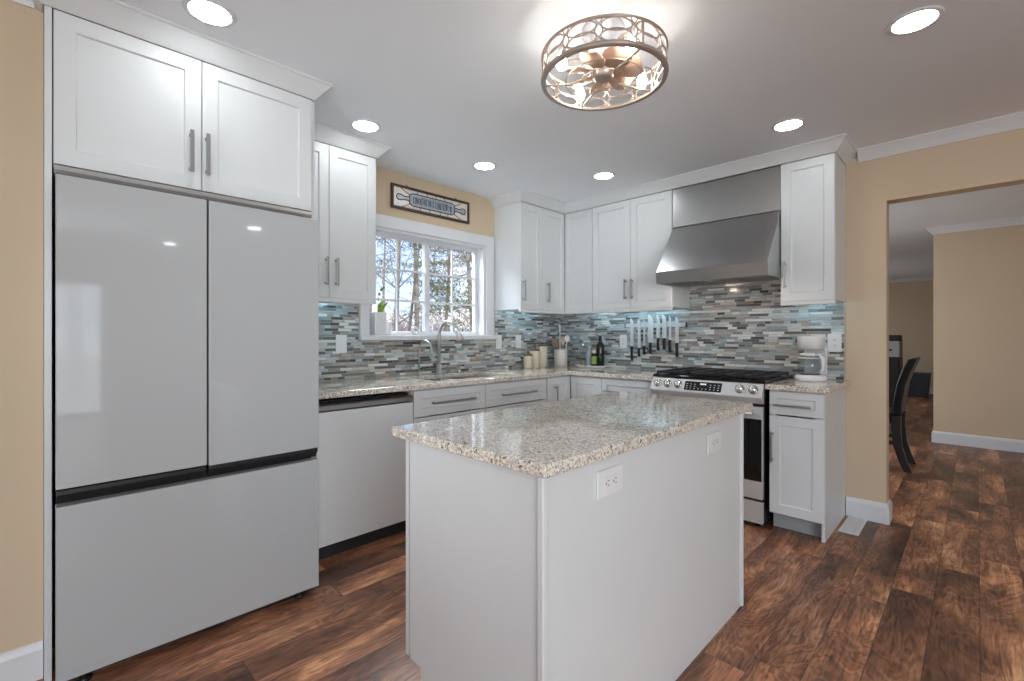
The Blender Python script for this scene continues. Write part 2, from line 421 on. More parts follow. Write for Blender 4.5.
    def build(s, name, mat, parent=None, bevel=0.0, seg=2, loc=None, fix=True):
        me = bpy.data.meshes.new(name); me.from_pydata(s.v, [], s.f); me.validate(clean_customdata=False)
        if len(me.polygons) == len(s.sm): me.polygons.foreach_set('use_smooth', s.sm)
        if fix:
            import bmesh
            bm = bmesh.new(); bm.from_mesh(me); bmesh.ops.recalc_face_normals(bm, faces=bm.faces); bm.to_mesh(me); bm.free()
        me.update()
        o = bpy.data.objects.new(name, me); COL.objects.link(o)
        me.materials.append(M[mat] if isinstance(mat, str) else mat)
        if parent is not None: o.parent = parent
        if loc is not None: o.location = loc
        if bevel:
            b = o.modifiers.new('bevel', 'BEVEL'); b.width = bevel; b.segments = seg; b.limit_method = 'ANGLE'; b.angle_limit = 0.6
            b.harden_normals = False
        return o

def tag(o, label, cat, group=None, kind=None):
    if label: o['label'] = label
    if cat: o['category'] = cat
    if group: o['group'] = group
    if kind: o['kind'] = kind
    return o
def thing(name, label, cat, loc=(0, 0, 0), rz=0.0, group=None):
    o = bpy.data.objects.new(name, None); COL.objects.link(o)
    o.location = loc; o.rotation_euler = (0, 0, rz); o.empty_display_size = 0.1
    return tag(o, label, cat, group)
def struct(o): o['kind'] = 'structure'; return o
def B(*a): return MB().box(*a)
def arc(c, r, a0, a1, n, plane='xz', off=0.0):
    out = []
    for i in range(n + 1):
        t = a0 + (a1 - a0) * i / n; u, w = r * math.cos(t), r * math.sin(t)
        out.append({'xz': (c[0] + u, c[1], c[2] + w), 'yz': (c[0], c[1] + u, c[2] + w), 'xy': (c[0] + u, c[1] + w, c[2])}[plane])
    return out

# ------------------------------------------------------------------ room shell
ZC = 2.45
XR, YF, YB = 8.1, -7.4, 9.6
struct(B(-0.15, XR + 0.15, YF - 0.15, YB + 0.15, -0.2, 0.0).build('floor', 'floor'))
struct(B(-0.15, XR + 0.15, YF - 0.15, YB + 0.15, ZC, ZC + 0.15).build('ceiling', 'ceil'))
# window wall (x = 0) with the window opening
WY0, WY1, WZ0, WZ1 = -2.19, -1.046, 1.215, 2.015
ys = [-3.845, WY0, WY1, 0.12]; zs = [0.0, WZ0, WZ1, ZC]
struct(MB().cells(ys, zs, lambda i, j: not (i == 1 and j == 1), -0.15, 0.0, 'x').build('wall_left', 'tan'))
# wall beside the refrigerator alcove
struct(B(-0.15, 0.739, YF, -3.847, 0, ZC).build('wall_alcove', 'tan'))
# range wall (y = 0) with the wide cased-less opening
JX = 2.703; HZ = 2.09
xs = [0.0, JX, 5.4, XR]; zs = [0.0, HZ, ZC]
struct(MB().cells(xs, zs, lambda i, j: not (i == 1 and j == 0), 0.0, 0.12, 'y').build('wall_back', 'tan'))
# far room
struct(B(2.766, XR, 3.352, 3.47, 0, ZC).build('wall_hall', 'tan'))
struct(B(-0.15, XR, 9.3, 9.45, 0, ZC).build('wall_far', 'tan'))
ysl = [0.12, 0.9, 2.9, 6.2, 8.0, 9.45]; zsl = [0, 0.9, 2.0, ZC]
struct(MB().cells(ysl, zsl, lambda i, j: not (i in (1, 3) and j == 1), -0.15, 0.0, 'x').build('wall_dining', 'tan'))  # the farther window opening is added to light the far room
# room behind the camera: right wall with a glass door, front wall with a wide window added for fill light
yr = [YF, -5.0, -3.1, YB]; zr = [0, 2.05, ZC]
struct(MB().cells(yr, zr, lambda i, j: not (i == 1 and j == 0), XR, XR + 0.15, 'x').build('wall_right', 'tan'))
xf = [0.0, 2.2, 6.6, XR + 0.15]; zf = [0, 0.5, 2.15, ZC]
struct(MB().cells(xf, zf, lambda i, j: not (i == 1 and j == 1), YF - 0.15, YF, 'y').build('wall_front', 'tan'))

# baseboards
def baseboard(name, path):
    prof = [(0, 0), (0.016, 0), (0.016, 0.105), (0.012, 0.118), (0.006, 0.128), (0, 0.13)]
    return struct(MB().sweep(path, prof).build(name, 'trimwhite'))
baseboard('baseboard_alcove', [(0.739, YF + 0.02), (0.739, -3.848)])
baseboard('baseboard_back', [(2.49, -0.0), (JX, 0.0), (JX, 0.12), (0.1, 0.12)])
baseboard('baseboard_hall', [(2.766, 3.46), (2.766, 3.352), (XR, 3.352)])
baseboard('baseboard_far', [(0.0, 9.3), (XR, 9.3)])
baseboard('baseboard_right', [(XR, -0.0), (XR, -3.05)])
# wall crown mouldings
CROWN = [(0, -0.075), (0.008, -0.075), (0.014, -0.060), (0.030, -0.036), (0.046, -0.018), (0.052, -0.010), (0.058, -0.008), (0.058, 0.0), (0, 0.0)]
def crown(name, path): return struct(MB().sweep(path, CROWN, ZC).build(name, 'trimwhite'))
crown('trim_1', [(2.555, 0.0), (XR, 0.0)])
crown('trim_2', [(2.766, 3.46), (2.766, 3.352), (XR, 3.352)])
crown('trim_3', [(0.0, 9.3), (XR, 9.3)])
crown('trim_4', [(0.739, YF), (0.739, -3.87)])
# cabinet crown: plain angled board from cabinet top to ceiling
CABC = [(0, -0.078), (0.006, -0.078), (0.014, -0.070), (0.062, -0.014), (0.070, -0.010), (0.070, 0.0), (0, 0.0)]
def cabcrown(name, path): return struct(MB().sweep(path, CABC, ZC).build(name, 'white'))
cabcrown('trim_5', [(0.001, -0.942), (0.335, -0.942), (0.335, -0.335), (2.486, -0.335), (2.486, -0.002)][::1])
cabcrown('trim_6', [(0.001, -2.306), (0.335, -2.306), (0.335, -2.83)][::-1])
cabcrown('trim_7', [(0.741, -3.848), (0.803, -3.848), (0.803, -2.912), (0.30, -2.912)])

# ------------------------------------------------------------------ window over the sink
win = thing('window_1', None, None, (0, 0, 0)); struct(win)
m = MB()
m.box(0.0, 0.018, WY0 - 0.062, WY0, WZ0, WZ1 + 0.09)
m.box(0.0, 0.018, WY1, WY1 + 0.092, WZ0, WZ1 + 0.09)
m.box(0.0, 0.018, WY0, WY1, WZ1, WZ1 + 0.09)
m.build('casing', 'trimwhite', win, 0.003)
m = MB()  # jamb liner
m.box(-0.149, -0.001, WY0, WY0 + 0.02, WZ0, WZ1); m.box(-0.149, -0.001, WY1 - 0.02, WY1, WZ0, WZ1)
m.box(-0.149, -0.001, WY0 + 0.02, WY1 - 0.02, WZ1 - 0.02, WZ1); m.build('frame', 'trimwhite', win, 0.002)
B(-0.149, 0.045, WY0 - 0.070, WY1 + 0.112, WZ0 - 0.032, WZ0 + 0.008).build('sill', 'trimwhite', win, 0.008, 3)
def sash(y0, y1, gx):
    m = MB(); st = 0.030
    z0, z1 = WZ0 + 0.008, WZ1 - 0.02
    m.box(gx - 0.02, gx + 0.02, y0, y0 + st, z0, z1); m.box(gx - 0.02, gx + 0.02, y1 - st, y1, z0, z1)
    m.box(gx - 0.02, gx + 0.02, y0 + st, y1 - st, z0, z0 + st); m.box(gx - 0.02, gx + 0.02, y0 + st, y1 - st, z1 - st, z1)
    s = m.build('sash', 'trimwhite', win, 0.002)
    g0, g1, h0, h1 = y0 + st, y1 - st, z0 + st, z1 - st
    mm = MB(); yc = (g0 + g1) / 2
    mm.box(gx - 0.009, gx + 0.009, yc - 0.006, yc + 0.006, h0, h1)
    for k in (1, 2):
        z = h0 + (h1 - h0) * k / 3
        mm.box(gx - 0.009, gx + 0.009, g0, yc - 0.008, z - 0.008, z + 0.008); mm.box(gx - 0.009, gx + 0.009, yc + 0.008, g1, z - 0.008, z + 0.008)
    mm.build('muntins', 'trimwhite', s)
    B(gx - 0.002, gx + 0.002, g0, g1, h0, h1).build('glass_pane', 'glass', s)
    return s
ym = (WY0 + WY1) / 2
sash(WY0 + 0.02, ym - 0.001, -0.085)
sash(ym + 0.001, WY1 - 0.02, -0.105)
for z in (1.70, 1.40): B(-0.0645, -0.05, ym - 0.034, ym - 0.012, z, z + 0.06).build('latch', 'plate', win, 0.003)

# mirrored glass door, dining window, and front and far windows added for their light
def plain_window(name, u0, u1, z0, z1, t, axis, n):
    w = thing(name, None, None); struct(w)
    us = [u0 + (u1 - u0) * i / n for i in range(n + 1)]
    m = MB(); f = 0.035
    def bx(a0, a1, b0, b1): m.box(t - 0.04, t + 0.04, a0, a1, b0, b1) if axis == 'x' else m.box(a0, a1, t - 0.04, t + 0.04, b0, b1)
    bx(u0, u1, z0, z0 + 2 * f); bx(u0, u1, z1 - 2 * f, z1)
    for i, u in enumerate(us):
        a = u if i == 0 else (u - 2 * f if i == n else u - f); bx(a, a + 2 * f, z0 + 2 * f, z1 - 2 * f)
    m.build('frame', 'trimwhite', w)
    g = MB()
    if axis == 'x': g.box(t - 0.003, t + 0.003, u0 + f, u1 - f, z0 + f, z1 - f)
    else: g.box(u0 + f, u1 - f, t - 0.003, t + 0.003, z0 + f, z1 - f)
    g.build('glass_pane', 'glass', w); return w
plain_window('door_1', -4.998, -3.102, 0.001, 2.049, XR + 0.075, 'x', 2)
plain_window('added_window_2', 2.202, 6.598, 0.502, 2.148, YF - 0.075, 'y', 4)
plain_window('window_3', 0.902, 2.898, 0.902, 1.998, -0.075, 'x', 2)
plain_window('added_window_4', 6.202, 7.998, 0.902, 1.998, -0.075, 'x', 2)

# ------------------------------------------------------------------ cabinet builder
TH = 0.02
def shaker(x0, x1, z0, z1, y=0.0, rail=0.057, t=TH, dep=0.009):
    """shaker front between x0..x1, z0..z1, back at y, front face at y - t"""
    yf = y - t; r = min(rail, (x1 - x0) * 0.3, (z1 - z0) * 0.3); b = 0.004
    def ring(o, yy): return [(x0 + o, yy, z0 + o), (x1 - o, yy, z0 + o), (x1 - o, yy, z1 - o), (x0 + o, yy, z1 - o)]
    v = ring(0, y) + ring(0, yf + 0.0015) + ring(0.0015, yf) + ring(r, yf) + ring(r + b, yf + dep)
    f = [(0, 3, 2, 1)]
    for k in range(4):
        for i in range(4):
            j = (i + 1) % 4; f.append((k * 4 + i, k * 4 + j, k * 4 + 4 + j, k * 4 + 4 + i))
    f.append((16, 17, 18, 19))
    return MB().add(v, f)
def pull(parent, cx, cz, y, length, vertical):
    m = MB(); h = length / 2; w = 0.0068; so = 0.030
    if vertical:
        m.box(cx - w, cx + w, y - so - 0.010, y - so, cz - h, cz + h)
        for s in (-1, 1): m.box(cx - w * 0.9, cx + w * 0.9, y - so, y, cz + s * (h - 0.016) - 0.005, cz + s * (h - 0.016) + 0.005)
    else:
        m.box(cx - h, cx + h, y - so - 0.010, y - so, cz - w, cz + w)
        for s in (-1, 1): m.box(cx + s * (h - 0.016) - 0.005, cx + s * (h - 0.016) + 0.005, y - so, y, cz - w * 0.9, cz + w * 0.9)
    return m.build('handle', 'pewter', parent, 0.0015)
def cabinet(name, label, loc, rz, w, d, z0, z1, fronts, group=None, toe=0.0, side_front=True, cat='cabinet', open_top=False):
    """local frame: x 0..w, back at y = 0, carcass front at y = -d; fronts: (kind, x0, x1, z0, z1, handle)"""
    root = thing(name, label, cat, loc, rz, group)
    p = 0.017; m = MB(); zb = z0 + toe
    m.box(0, p, -d, -0.001, zb if toe else z0, z1); m.box(w - p, w, -d, -0.001, zb if toe else z0, z1)
    m.box(p, w - p, -0.012, -0.001, zb, z1); m.box(p, w - p, -d, -0.012, zb, zb + p)
    if not open_top: m.box(p, w - p, -d, -0.012, z1 - p, z1)
    m.box(p, w - p, -d, -d + p, z1 - 0.05, z1 - (p if not open_top else 0)); m.box(p, p + 0.02, -d, -d + p, zb + p, z1 - 0.05); m.box(w - p - 0.02, w - p, -d, -d + p, zb + p, z1 - 0.05)
    m.build('body', 'white', root, 0.001, 1)
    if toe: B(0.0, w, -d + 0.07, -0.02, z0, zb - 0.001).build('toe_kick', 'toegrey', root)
    for kind, a, b, c, e, hd in fronts:
        g = 0.0016
        fr = shaker(a + g, b - g, c + g, e - g, -d - 0.001).build(kind, 'white', root)
        if hd: pull(fr, hd[0], hd[1], -d - 0.001 - TH, hd[2], hd[3] == 'v')
    return root
R90 = PI / 2
UB, UT = 1.445, 2.372
WG, BG = 'white shaker wall cabinets', 'white shaker base cabinets'
# wall cabinets ------------------------------------------------------
def bottom_rail(root, w, d, z):
    B(0.0, w, -d - 0.024, -d + 0.001, z - 0.024, z).build('light_rail', 'white', root, 0.002)
DV = 'v'; DH = 'h'
# left of the window (y -2.94 .. -2.306)
c = cabinet('wall_cabinet', 'white two-door wall cabinet between the refrigerator and the window', (0, -2.896, 0), R90, 0.590, 0.312, UB, UT,
    [('door', 0.0, 0.276, UB, UT, (0.254, 1.605, 0.17, DV)), ('door', 0.276, 0.590, UB, UT, (0.316, 1.605, 0.17, DV))], WG)
# right of the window, window wall
c = cabinet('wall_cabinet', 'white wall cabinet with a bare side panel, right of the window', (0, -0.942, 0), R90, 0.604, 0.312, UB, UT,
    [('door', 0.0, 0.283, UB, UT, (0.024, 1.608, 0.18, DV)), ('door', 0.283, 0.608, UB, UT, (0.346, 1.608, 0.18, DV))], WG)
# range wall, corner single door
c = cabinet('wall_cabinet', 'narrow handleless white wall cabinet in the room corner', (0.3345, 0, 0), 0, 0.3125, 0.312, UB, UT,
    [('door', 0.0, 0.3125, UB, UT, None)], WG)
c = cabinet('wall_cabinet', 'white two-door wall cabinet directly left of the range hood', (0.648, 0, 0), 0, 0.756, 0.312, UB, UT,
    [('door', 0.0, 0.385, UB, UT, (0.347, 1.610, 0.17, DV)), ('door', 0.385, 0.756, UB, UT, (0.409, 1.610, 0.17, DV))], WG)
c = cabinet('wall_cabinet', 'white single-door wall cabinet above the coffee maker', (2.176, 0, 0), 0, 0.308, 0.312, UB, UT,
    [('door', 0.0, 0.308, UB, UT, (0.031, 1.622, 0.18, DV))], WG)
for r in [o for o in COL.objects if o.name.startswith('wall_cabinet') and o.parent is None]:
    kid = [k for k in COL.objects if k.parent == r and k.name.startswith('body')][0]
    w = max(v.co.x for v in kid.data.vertices)
    bottom_rail(r, w, 0.312, UB)
# over the refrigerator
FD = 0.782
c = cabinet('wall_cabinet', 'deep white two-door wall cabinet above the refrigerator', (0, -3.824, 0), R90, 0.907, FD, 1.822, UT,
    [('door', 0.0, 0.448, 1.825, UT, (0.407, 1.975, 0.17, DV)), ('door', 0.448, 0.907, 1.825, UT, (0.464, 1.975, 0.17, DV))], WG)
MB().prism([(-FD - 0.022, 1.822), (-FD + 0.02, 1.822), (-FD + 0.02, 1.786), (-FD - 0.006, 1.786), (-FD - 0.018, 1.794), (-FD - 0.024, 1.806)], 'x', 0.002, 0.905).build('bottom_rail', 'nickel', c)
# tall panels
tag(B(0.002, 0.803, -3.846, -3.8265, 0.0, UT).build('end_panel', 'white', None, 0.0015), 'tall narrow white panel on the left side of the refrigerator, beside the tan wall', 'panel')
tag(B(0.002, 0.790, -2.916, -2.898, 0.0, UT).build('end_panel', 'white', None, 0.0015), 'tall white panel between the refrigerator and the dishwasher', 'panel')

# base cabinets ------------------------------------------------------
BT = 0.880; BD = 0.608
def base(label, loc, rz, w, fronts, open_top=True): return cabinet('base_cabinet', label, loc, rz, w, BD, 0.0, BT, fronts, BG, toe=0.105, open_top=open_top)
base('white base cabinet with a drawer, right of the dishwasher under the small faucet', (0, -2.214, 0), R90, 0.600,
     [('drawer', 0, 0.600, 0.705, 0.872, (0.302, 0.787, 0.36, DH)), ('door', 0, 0.300, 0.115, 0.700, (0.262, 0.60, 0.17, DV)), ('door', 0.300, 0.600, 0.115, 0.700, (0.338, 0.60, 0.17, DV))])
base('white base cabinet with a drawer, under the right end of the sink', (0, -1.612, 0), R90, 0.680,
     [('drawer', 0, 0.665, 0.705, 0.872, (0.33, 0.782, 0.37, DH)), ('door', 0, 0.332, 0.115, 0.700, (0.29, 0.60, 0.17, DV)), ('door', 0.332, 0.665, 0.115, 0.700, (0.37, 0.60, 0.17, DV))])
base('narrow white base cabinet with a vertical handle, in the corner under the canisters', (0, -0.930, 0), R90, 0.290,
     [('door', 0.0, 0.2998, 0.115, 0.872, (0.085, 0.72, 0.17, DV))])
base('handleless white base cabinet in the corner under the bottle tray', (0.634, 0, 0), 0, 0.306,
     [('door', -0.003, 0.306, 0.115, 0.872, None)])
base('white base cabinet with wide drawers, directly left of the range', (0.942, 0, 0), 0, 0.456,
     [('drawer', 0, 0.456, 0.705, 0.872, (0.226, 0.775, 0.37, DH)), ('drawer', 0, 0.456, 0.415, 0.702, (0.226, 0.60, 0.37, DH)), ('drawer', 0, 0.456, 0.115, 0.412, (0.226, 0.30, 0.37, DH))])
c = base('white base cabinet with drawer and door, right of the range under the coffee maker', (2.190, 0, 0), 0, 0.276,
     [('drawer', 0, 0.294, 0.728, 0.874, (0.135, 0.790, 0.20, DH)), ('door', 0, 0.294, 0.112, 0.722, (0.020, 0.528, 0.19, DV))])
MB().prism([(-0.609, 0.88), (-0.001, 0.88), (-0.001, 0.0), (-0.609, 0.0)], 'x', 0.277, 0.295).build('side_panel', 'white', c, 0.001)

# countertops ---------------------------------------------------------
CT0, CT1 = 0.881, 0.914
SX0, SX1, SY0, SY1 = 0.12, 0.54, -1.98, -1.24
us = [0.002, SX0, SX1, 0.65, 1.4045]; vs = [-2.894, SY0, SY1, -0.65, -0.002]
def keep(i, j):
    if i == 3: return j == 3
    return not (i == 1 and j == 1)
tag(MB().cells(us, vs, keep, CT0, CT1).build('countertop', 'granite', None, 0.004, 2), 'L-shaped speckled granite countertop with the sink cut into it, along both walls', 'countertop')
tag(B(2.172, 2.513, -0.65, -0.002, CT0, CT1).build('countertop', 'granite', None, 0.004, 2), 'short speckled granite countertop under the coffee maker, right of the range', 'countertop')

# backsplash ----------------------------------------------------------
ys = [-2.894, WY0 - 0.092, WY1 + 0.094, -0.0105]; zs = [CT1 + 0.0005, WZ0 - 0.034, UB - 0.0255, UB - 0.0005]
m = MB()
m.box(0.0005, 0.0095, ys[0], ys[3], zs[0], zs[1])
m.box(0.0005, 0.0095, ys[0], WY0 - 0.072, zs[1] + 0.0002, zs[3]); m.box(0.0005, 0.0095, WY1 + 0.114, ys[3], zs[1] + 0.0002, zs[3])
tag(m.build('backsplash', 'tile_y'), 'grey blue mosaic tile backsplash around and under the window', 'backsplash')
m = MB(); m.box(0.0, 1.4058, -0.0095, -0.0005, zs[0], zs[3]); m.box(1.406, 2.1705, -0.0095, -0.0005, CT1 - 0.03, 1.70); m.box(2.1707, 2.476, -0.0095, -0.0005, zs[0], zs[3])
bs = tag(m.build('backsplash', 'tile_x'), 'grey blue mosaic tile backsplash on the wall behind the range', 'backsplash')
B(2.4762, 2.482, -0.0105, -0.0005, zs[0], zs[3]).build('edge_trim', 'nickel', bs)

# under-cabinet lights ------------------------------------------------
def strip(label, x0, x1, y0, y1, face):
    r = thing('under_cabinet_light', label, 'light', ((x0 + x1) / 2, (y0 + y1) / 2, UB - 0.021), 0, 'slim lights under the wall cabinets')
    hx, hy = (x1 - x0) / 2, (y1 - y0) / 2
    B(-hx, hx, -hy, hy, 0.0, 0.0205).build('housing', 'plate', r, 0.002)
    if face == 'x': B(-hx - 0.002, -hx - 0.0003, -hy + 0.004, hy - 0.004, 0.003, 0.018).build('diffuser', 'strip', r)   # turned to the tiled wall
    else: B(-hx + 0.004, hx - 0.004, hy + 0.0003, hy + 0.002, 0.003, 0.018).build('diffuser', 'strip', r)
strip('slim light bar under the wall cabinet left of the window', 0.20, 0.225, -2.80, -2.40, 'x')
strip('slim light bar under the wall cabinet right of the window', 0.20, 0.225, -0.80, -0.42, 'x')
strip('slim light bar under the wall cabinets over the knife rack', 0.72, 1.30, -0.225, -0.20, 'y')
strip('slim light bar under the wall cabinet over the coffee maker', 2.22, 2.44, -0.225, -0.20, 'y')
strip('slim light bar under the corner wall cabinet over the utensil crock', 0.38, 0.62, -0.225, -0.20, 'y')

# ------------------------------------------------------------------ refrigerator
FX, FL, FR = 0.914, -3.822, -2.9275
fr = thing('refrigerator', 'wide pale grey glass-front refrigerator with two upper doors and a bottom drawer', 'refrigerator', (0, FL, 0), R90)
fw = FR - FL
B(0.012, fw - 0.012, -0.855, -0.03, 0.03, 1.745).build('body', 'black', fr, 0.003)
def panel(a, b, z0, z1): return B(a, b, -FX, -0.86, z0, z1)
sp = -3.379 - FL
d1 = panel(0.002, sp - 0.0035, 0.697, 1.764).build('door', 'fridge', fr, 0.0025)
d2 = panel(sp + 0.0035, fw - 0.002, 0.692, 1.764).build('door', 'fridge', fr, 0.0025)
for d, a, b in ((d1, 0.004, sp - 0.005), (d2, sp + 0.005, fw - 0.004)):
    MB().prism([(-0.906, 0.6905), (-0.862, 0.6905), (-0.862, 0.655), (-0.880, 0.645), (-0.906, 0.676)], 'x', a, b).build('grip', 'black', d)
panel(0.002, fw - 0.002, 0.042, 0.637).build('drawer', 'fridge', fr, 0.0025)
m = MB(); m.box(0.03, fw - 0.03, -0.84, -0.76, 0.0, 0.0295); m.build('kick_plate', 'black', fr)
for x in (0.075, fw - 0.075): MB().lathe([(0, 0), (0.022, 0), (0.022, 0.01), (0.012, 0.012), (0.012, 0.0295), (0, 0.0295)], (x, -0.868, 0), 14).build('foot', 'black', fr)
B(0.01, 0.05, -0.86, -0.72, 1.7455, 1.763).build('hinge_cover', 'black', fr); B(fw - 0.05, fw - 0.01, -0.86, -0.72, 1.7455, 1.763).build('hinge_cover', 'black', fr)

# ------------------------------------------------------------------ dishwasher
dw = thing('dishwasher', 'glossy white dishwasher with a recessed steel grip, right of the refrigerator', 'dishwasher', (0, -2.826, 0), R90)
B(0.004, 0.600, -0.585, -0.03, 0.105, 0.862).build('body', 'black', dw)
dd = B(0.004, 0.602, -0.634, -0.588, 0.088, 0.806).build('door', 'dish', dw, 0.003)
MB().prism([(-0.634, 0.815), (-0.588, 0.815), (-0.588, 0.850), (-0.612, 0.850), (-0.626, 0.846), (-0.634, 0.838)], 'x', 0.004, 0.602).build('grip', 'steel', dd)
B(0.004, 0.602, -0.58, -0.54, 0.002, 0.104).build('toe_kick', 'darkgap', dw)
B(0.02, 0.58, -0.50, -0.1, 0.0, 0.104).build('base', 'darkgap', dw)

# filler between the tall panel and the dishwasher
tag(B(0.002, 0.628, -2.895, -2.830, 0.0, 0.878).build('filler_panel', 'white'), 'white filler strip between the refrigerator end panel and the dishwasher', 'panel')

# ------------------------------------------------------------------ island
IX0, IX1, IY0, IY1 = 1.780, 2.362, -2.996, -1.626
isl = thing('kitchen_island', 'plain white panelled kitchen island standing in front of the range', 'island', ((IX0 + IX1) / 2, (IY0 + IY1) / 2, 0))
cx, cy = (IX0 + IX1) / 2, (IY0 + IY1) / 2
def L(mb): return mb.xform(Matrix.Translation((-cx, -cy, 0)))
prof = [(IX0, 0.147), (IX0, 0.880), (IX1, 0.880), (IX1, 0.0), (1.842, 0.0), (1.842, 0.147)]
L(MB().prism(prof, 'y', IY0, IY1)).build('body', 'white', isl, 0.0015)
L(MB().box(IX1 - 0.012, IX1 + 0.008, IY0 - 0.008, IY0 + 0.012, 0, 0.880)).build('corner_trim', 'white', isl, 0.003)
L(MB().box(IX1 - 0.012, IX1 + 0.008, IY1 - 0.012, IY1 + 0.006, 0, 0.880)).build('corner_trim', 'white', isl, 0.003)
L(MB().box(1.846, IX1 - 0.0125, IY0 - 0.0035, IY0 - 0.0002, 0.0, 0.12)).build('base_strip', 'white', isl) if False else None
n = 3; dwid = (IY1 - IY0) / n
B(-0.0075, 0, -0.01, 0.01, 0.2, 0.86).build('door_hinge', 'nickel', isl, loc=(IX0 - cx - 0.0, 0, 0))
for k in range(n):
    a, b = IY0 + k * dwid, IY0 + (k + 1) * dwid
    mm = shaker(a + 0.002, b - 0.002, 0.152, 0.874, 0.0)
    mm.xform(Matrix.Translation((IX0 - 0.008, 0, 0)) @ Matrix.Rotation(-R90, 4, 'Z') @ Matrix.Scale(-1, 4, (1, 0, 0)))
    d = L(mm).build('door', 'white', isl)
    hm = MB(); hx = IX0 - 0.008 - TH; yy = (b - 0.05)
    hm.box(hx - 0.04, hx - 0.03, yy - 0.0055, yy + 0.0055, 0.60, 0.77)
    for z in (0.616, 0.754): hm.box(hx - 0.03, hx, yy - 0.005, yy + 0.005, z - 0.005, z + 0.005)
    L(hm).build('handle', 'nickel', d, 0.0015)
tag(B(1.724, 2.400, -3.032, -1.593, 0.881, CT1).build('island_countertop', 'granite', None, 0.006, 3), 'large speckled beige granite top lying on the white island', 'countertop')

# ------------------------------------------------------------------ outlets and switch plates
def outlet(label, loc, rz, w=0.13, h=0.078, kind='outlet', horiz=True, group='wall outlets'):
    """front faces local -y"""
    r = thing('wall_outlet' if kind == 'outlet' else 'light_switch', label, 'outlet' if kind == 'outlet' else 'switch', loc, rz)
    B(-w / 2, w / 2, -0.007, -0.0005, -h / 2, h / 2).build('cover_plate', 'plate', r, 0.003)
    if kind == 'outlet':
        iw, ih = (0.068, 0.034) if horiz else (0.034, 0.068)
        B(-iw / 2, iw / 2, -0.0095, -0.0072, -ih / 2, ih / 2).build('receptacle', 'plate', r, 0.001)
        for s in (-1, 1):
            m = MB()
            ox, oz = (s * 0.019, 0) if horiz else (0, s * 0.019)
            for q in (-1, 1):
                px, pz = (ox + 0.003, oz + q * 0.0065) if horiz else (ox + q * 0.0065, oz + 0.003)
                sx, sz = (0.0042, 0.0012) if horiz else (0.0012, 0.0042)
                m.box(px - sx, px + sx, -0.0101, -0.0096, pz - sz, pz + sz)
            gx, gz = (ox - 0.008, oz) if horiz else (ox, oz - 0.008)
            m.box(gx - 0.0022, gx + 0.0022, -0.0101, -0.0096, gz - 0.0022, gz + 0.0022)
            m.build('socket', 'slot', r)
    else:
        B(-0.017, 0.017, -0.0095, -0.0072, -0.033, 0.033).build('rocker', 'plate', r, 0.001)
    return r
IFX = IX1 + 0.0005
outlet('horizontal white double outlet on the island side nearest the open floor end', (IFX, -2.706, 0.799), R90)
r_ = outlet('blank-looking white outlet on the island side near the range', (IFX, -1.948, 0.790), R90, w=0.135)
outlet('white switch plate on tile beside the refrigerator, left of the window', (0.0095, -2.391, 1.160), R90, 0.078, 0.125, 'switch')
outlet('white switch plate touching the right end of the window sill', (0.0095, -0.895, 1.160), R90, 0.075, 0.125, 'switch')
outlet('white switch plate above the canisters, further right of the window', (0.0095, -0.637, 1.160), R90, 0.075, 0.125, 'switch')
outlet('white outlet on tile left of the knife rack', (0.772, -0.0095, 1.163), 0, 0.075, 0.125, 'outlet', False)
r_ = outlet('white outlet on tile right of the coffee maker', (2.424, -0.0095, 1.168), 0, 0.08, 0.125, 'outlet', False)

# ------------------------------------------------------------------ range
RX0, RX1 = 1.409, 2.166
rg = thing('gas_range', 'stainless steel slide-in gas range with black cast iron grates and five knobs', 'range', (RX0, 0, 0))
rw = RX1 - RX0
B(0.0, rw, -0.638, -0.03, 0.03, 0.905).build('body', 'black', rg)
for x in (0.05, rw - 0.05):
    for y in (-0.6, -0.1): MB().lathe([(0, 0), (0.018, 0), (0.018, 0.0295), (0, 0.0295)], (x, y, 0), 12).build('foot', 'black', rg)
B(-0.003, rw + 0.003, -0.640, -0.012, 0.9165, 0.934).build('cooktop', 'blackgloss', rg, 0.003)
prof = [(-0.640, 0.912), (-0.652, 0.910), (-0.690, 0.836), (-0.693, 0.828), (-0.691, 0.820), (-0.668, 0.788), (-0.640, 0.786)]
cp = MB().prism(prof, 'x', 0.0, rw).build('control_panel', 'rangesteel', rg, 0.003)
# panel plane frame for knobs and display
pa, pb = Vector((0, -0.652, 0.910)), Vector((0, -0.690, 0.836))
dn = (pb - pa).normalized(); nrm = Vector((0, dn.z, -dn.y)); nrm = nrm if nrm.y < 0 else -nrm
def onpanel(x, t, h): return Vector((x, 0, 0)) + pa + dn * t + nrm * h
for kx in (1.462, 1.538, 1.615, 2.030, 2.112):
    x = kx - RX0; base_, tip = onpanel(x, 0.042, 0.001), onpanel(x, 0.042, 0.030)
    k = MB().tube([base_, base_ + nrm * 0.006, base_ + nrm * 0.007, base_ + nrm * 0.022, tip], [0.029, 0.029, 0.023, 0.022, 0.020], 20).build('knob', 'chrome', rg)
    q = MB(); a = tip + nrm * 0.0005
    q.add([a - Vector((0.003, 0, 0)) - dn * 0.02, a + Vector((0.003, 0, 0)) - dn * 0.02, a + Vector((0.003, 0, 0)) + dn * 0.02, a - Vector((0.003, 0, 0)) + dn * 0.02] +
          [p + nrm * 0.008 for p in (a - Vector((0.003, 0, 0)) - dn * 0.02, a + Vector((0.003, 0, 0)) - dn * 0.02, a + Vector((0.003, 0, 0)) + dn * 0.02, a - Vector((0.003, 0, 0)) + dn * 0.02)],
          [(0, 3, 2, 1), (4, 5, 6, 7), (0, 1, 5, 4), (1, 2, 6, 5), (2, 3, 7, 6), (3, 0, 4, 7)]).build('pointer', 'rangesteel', k)
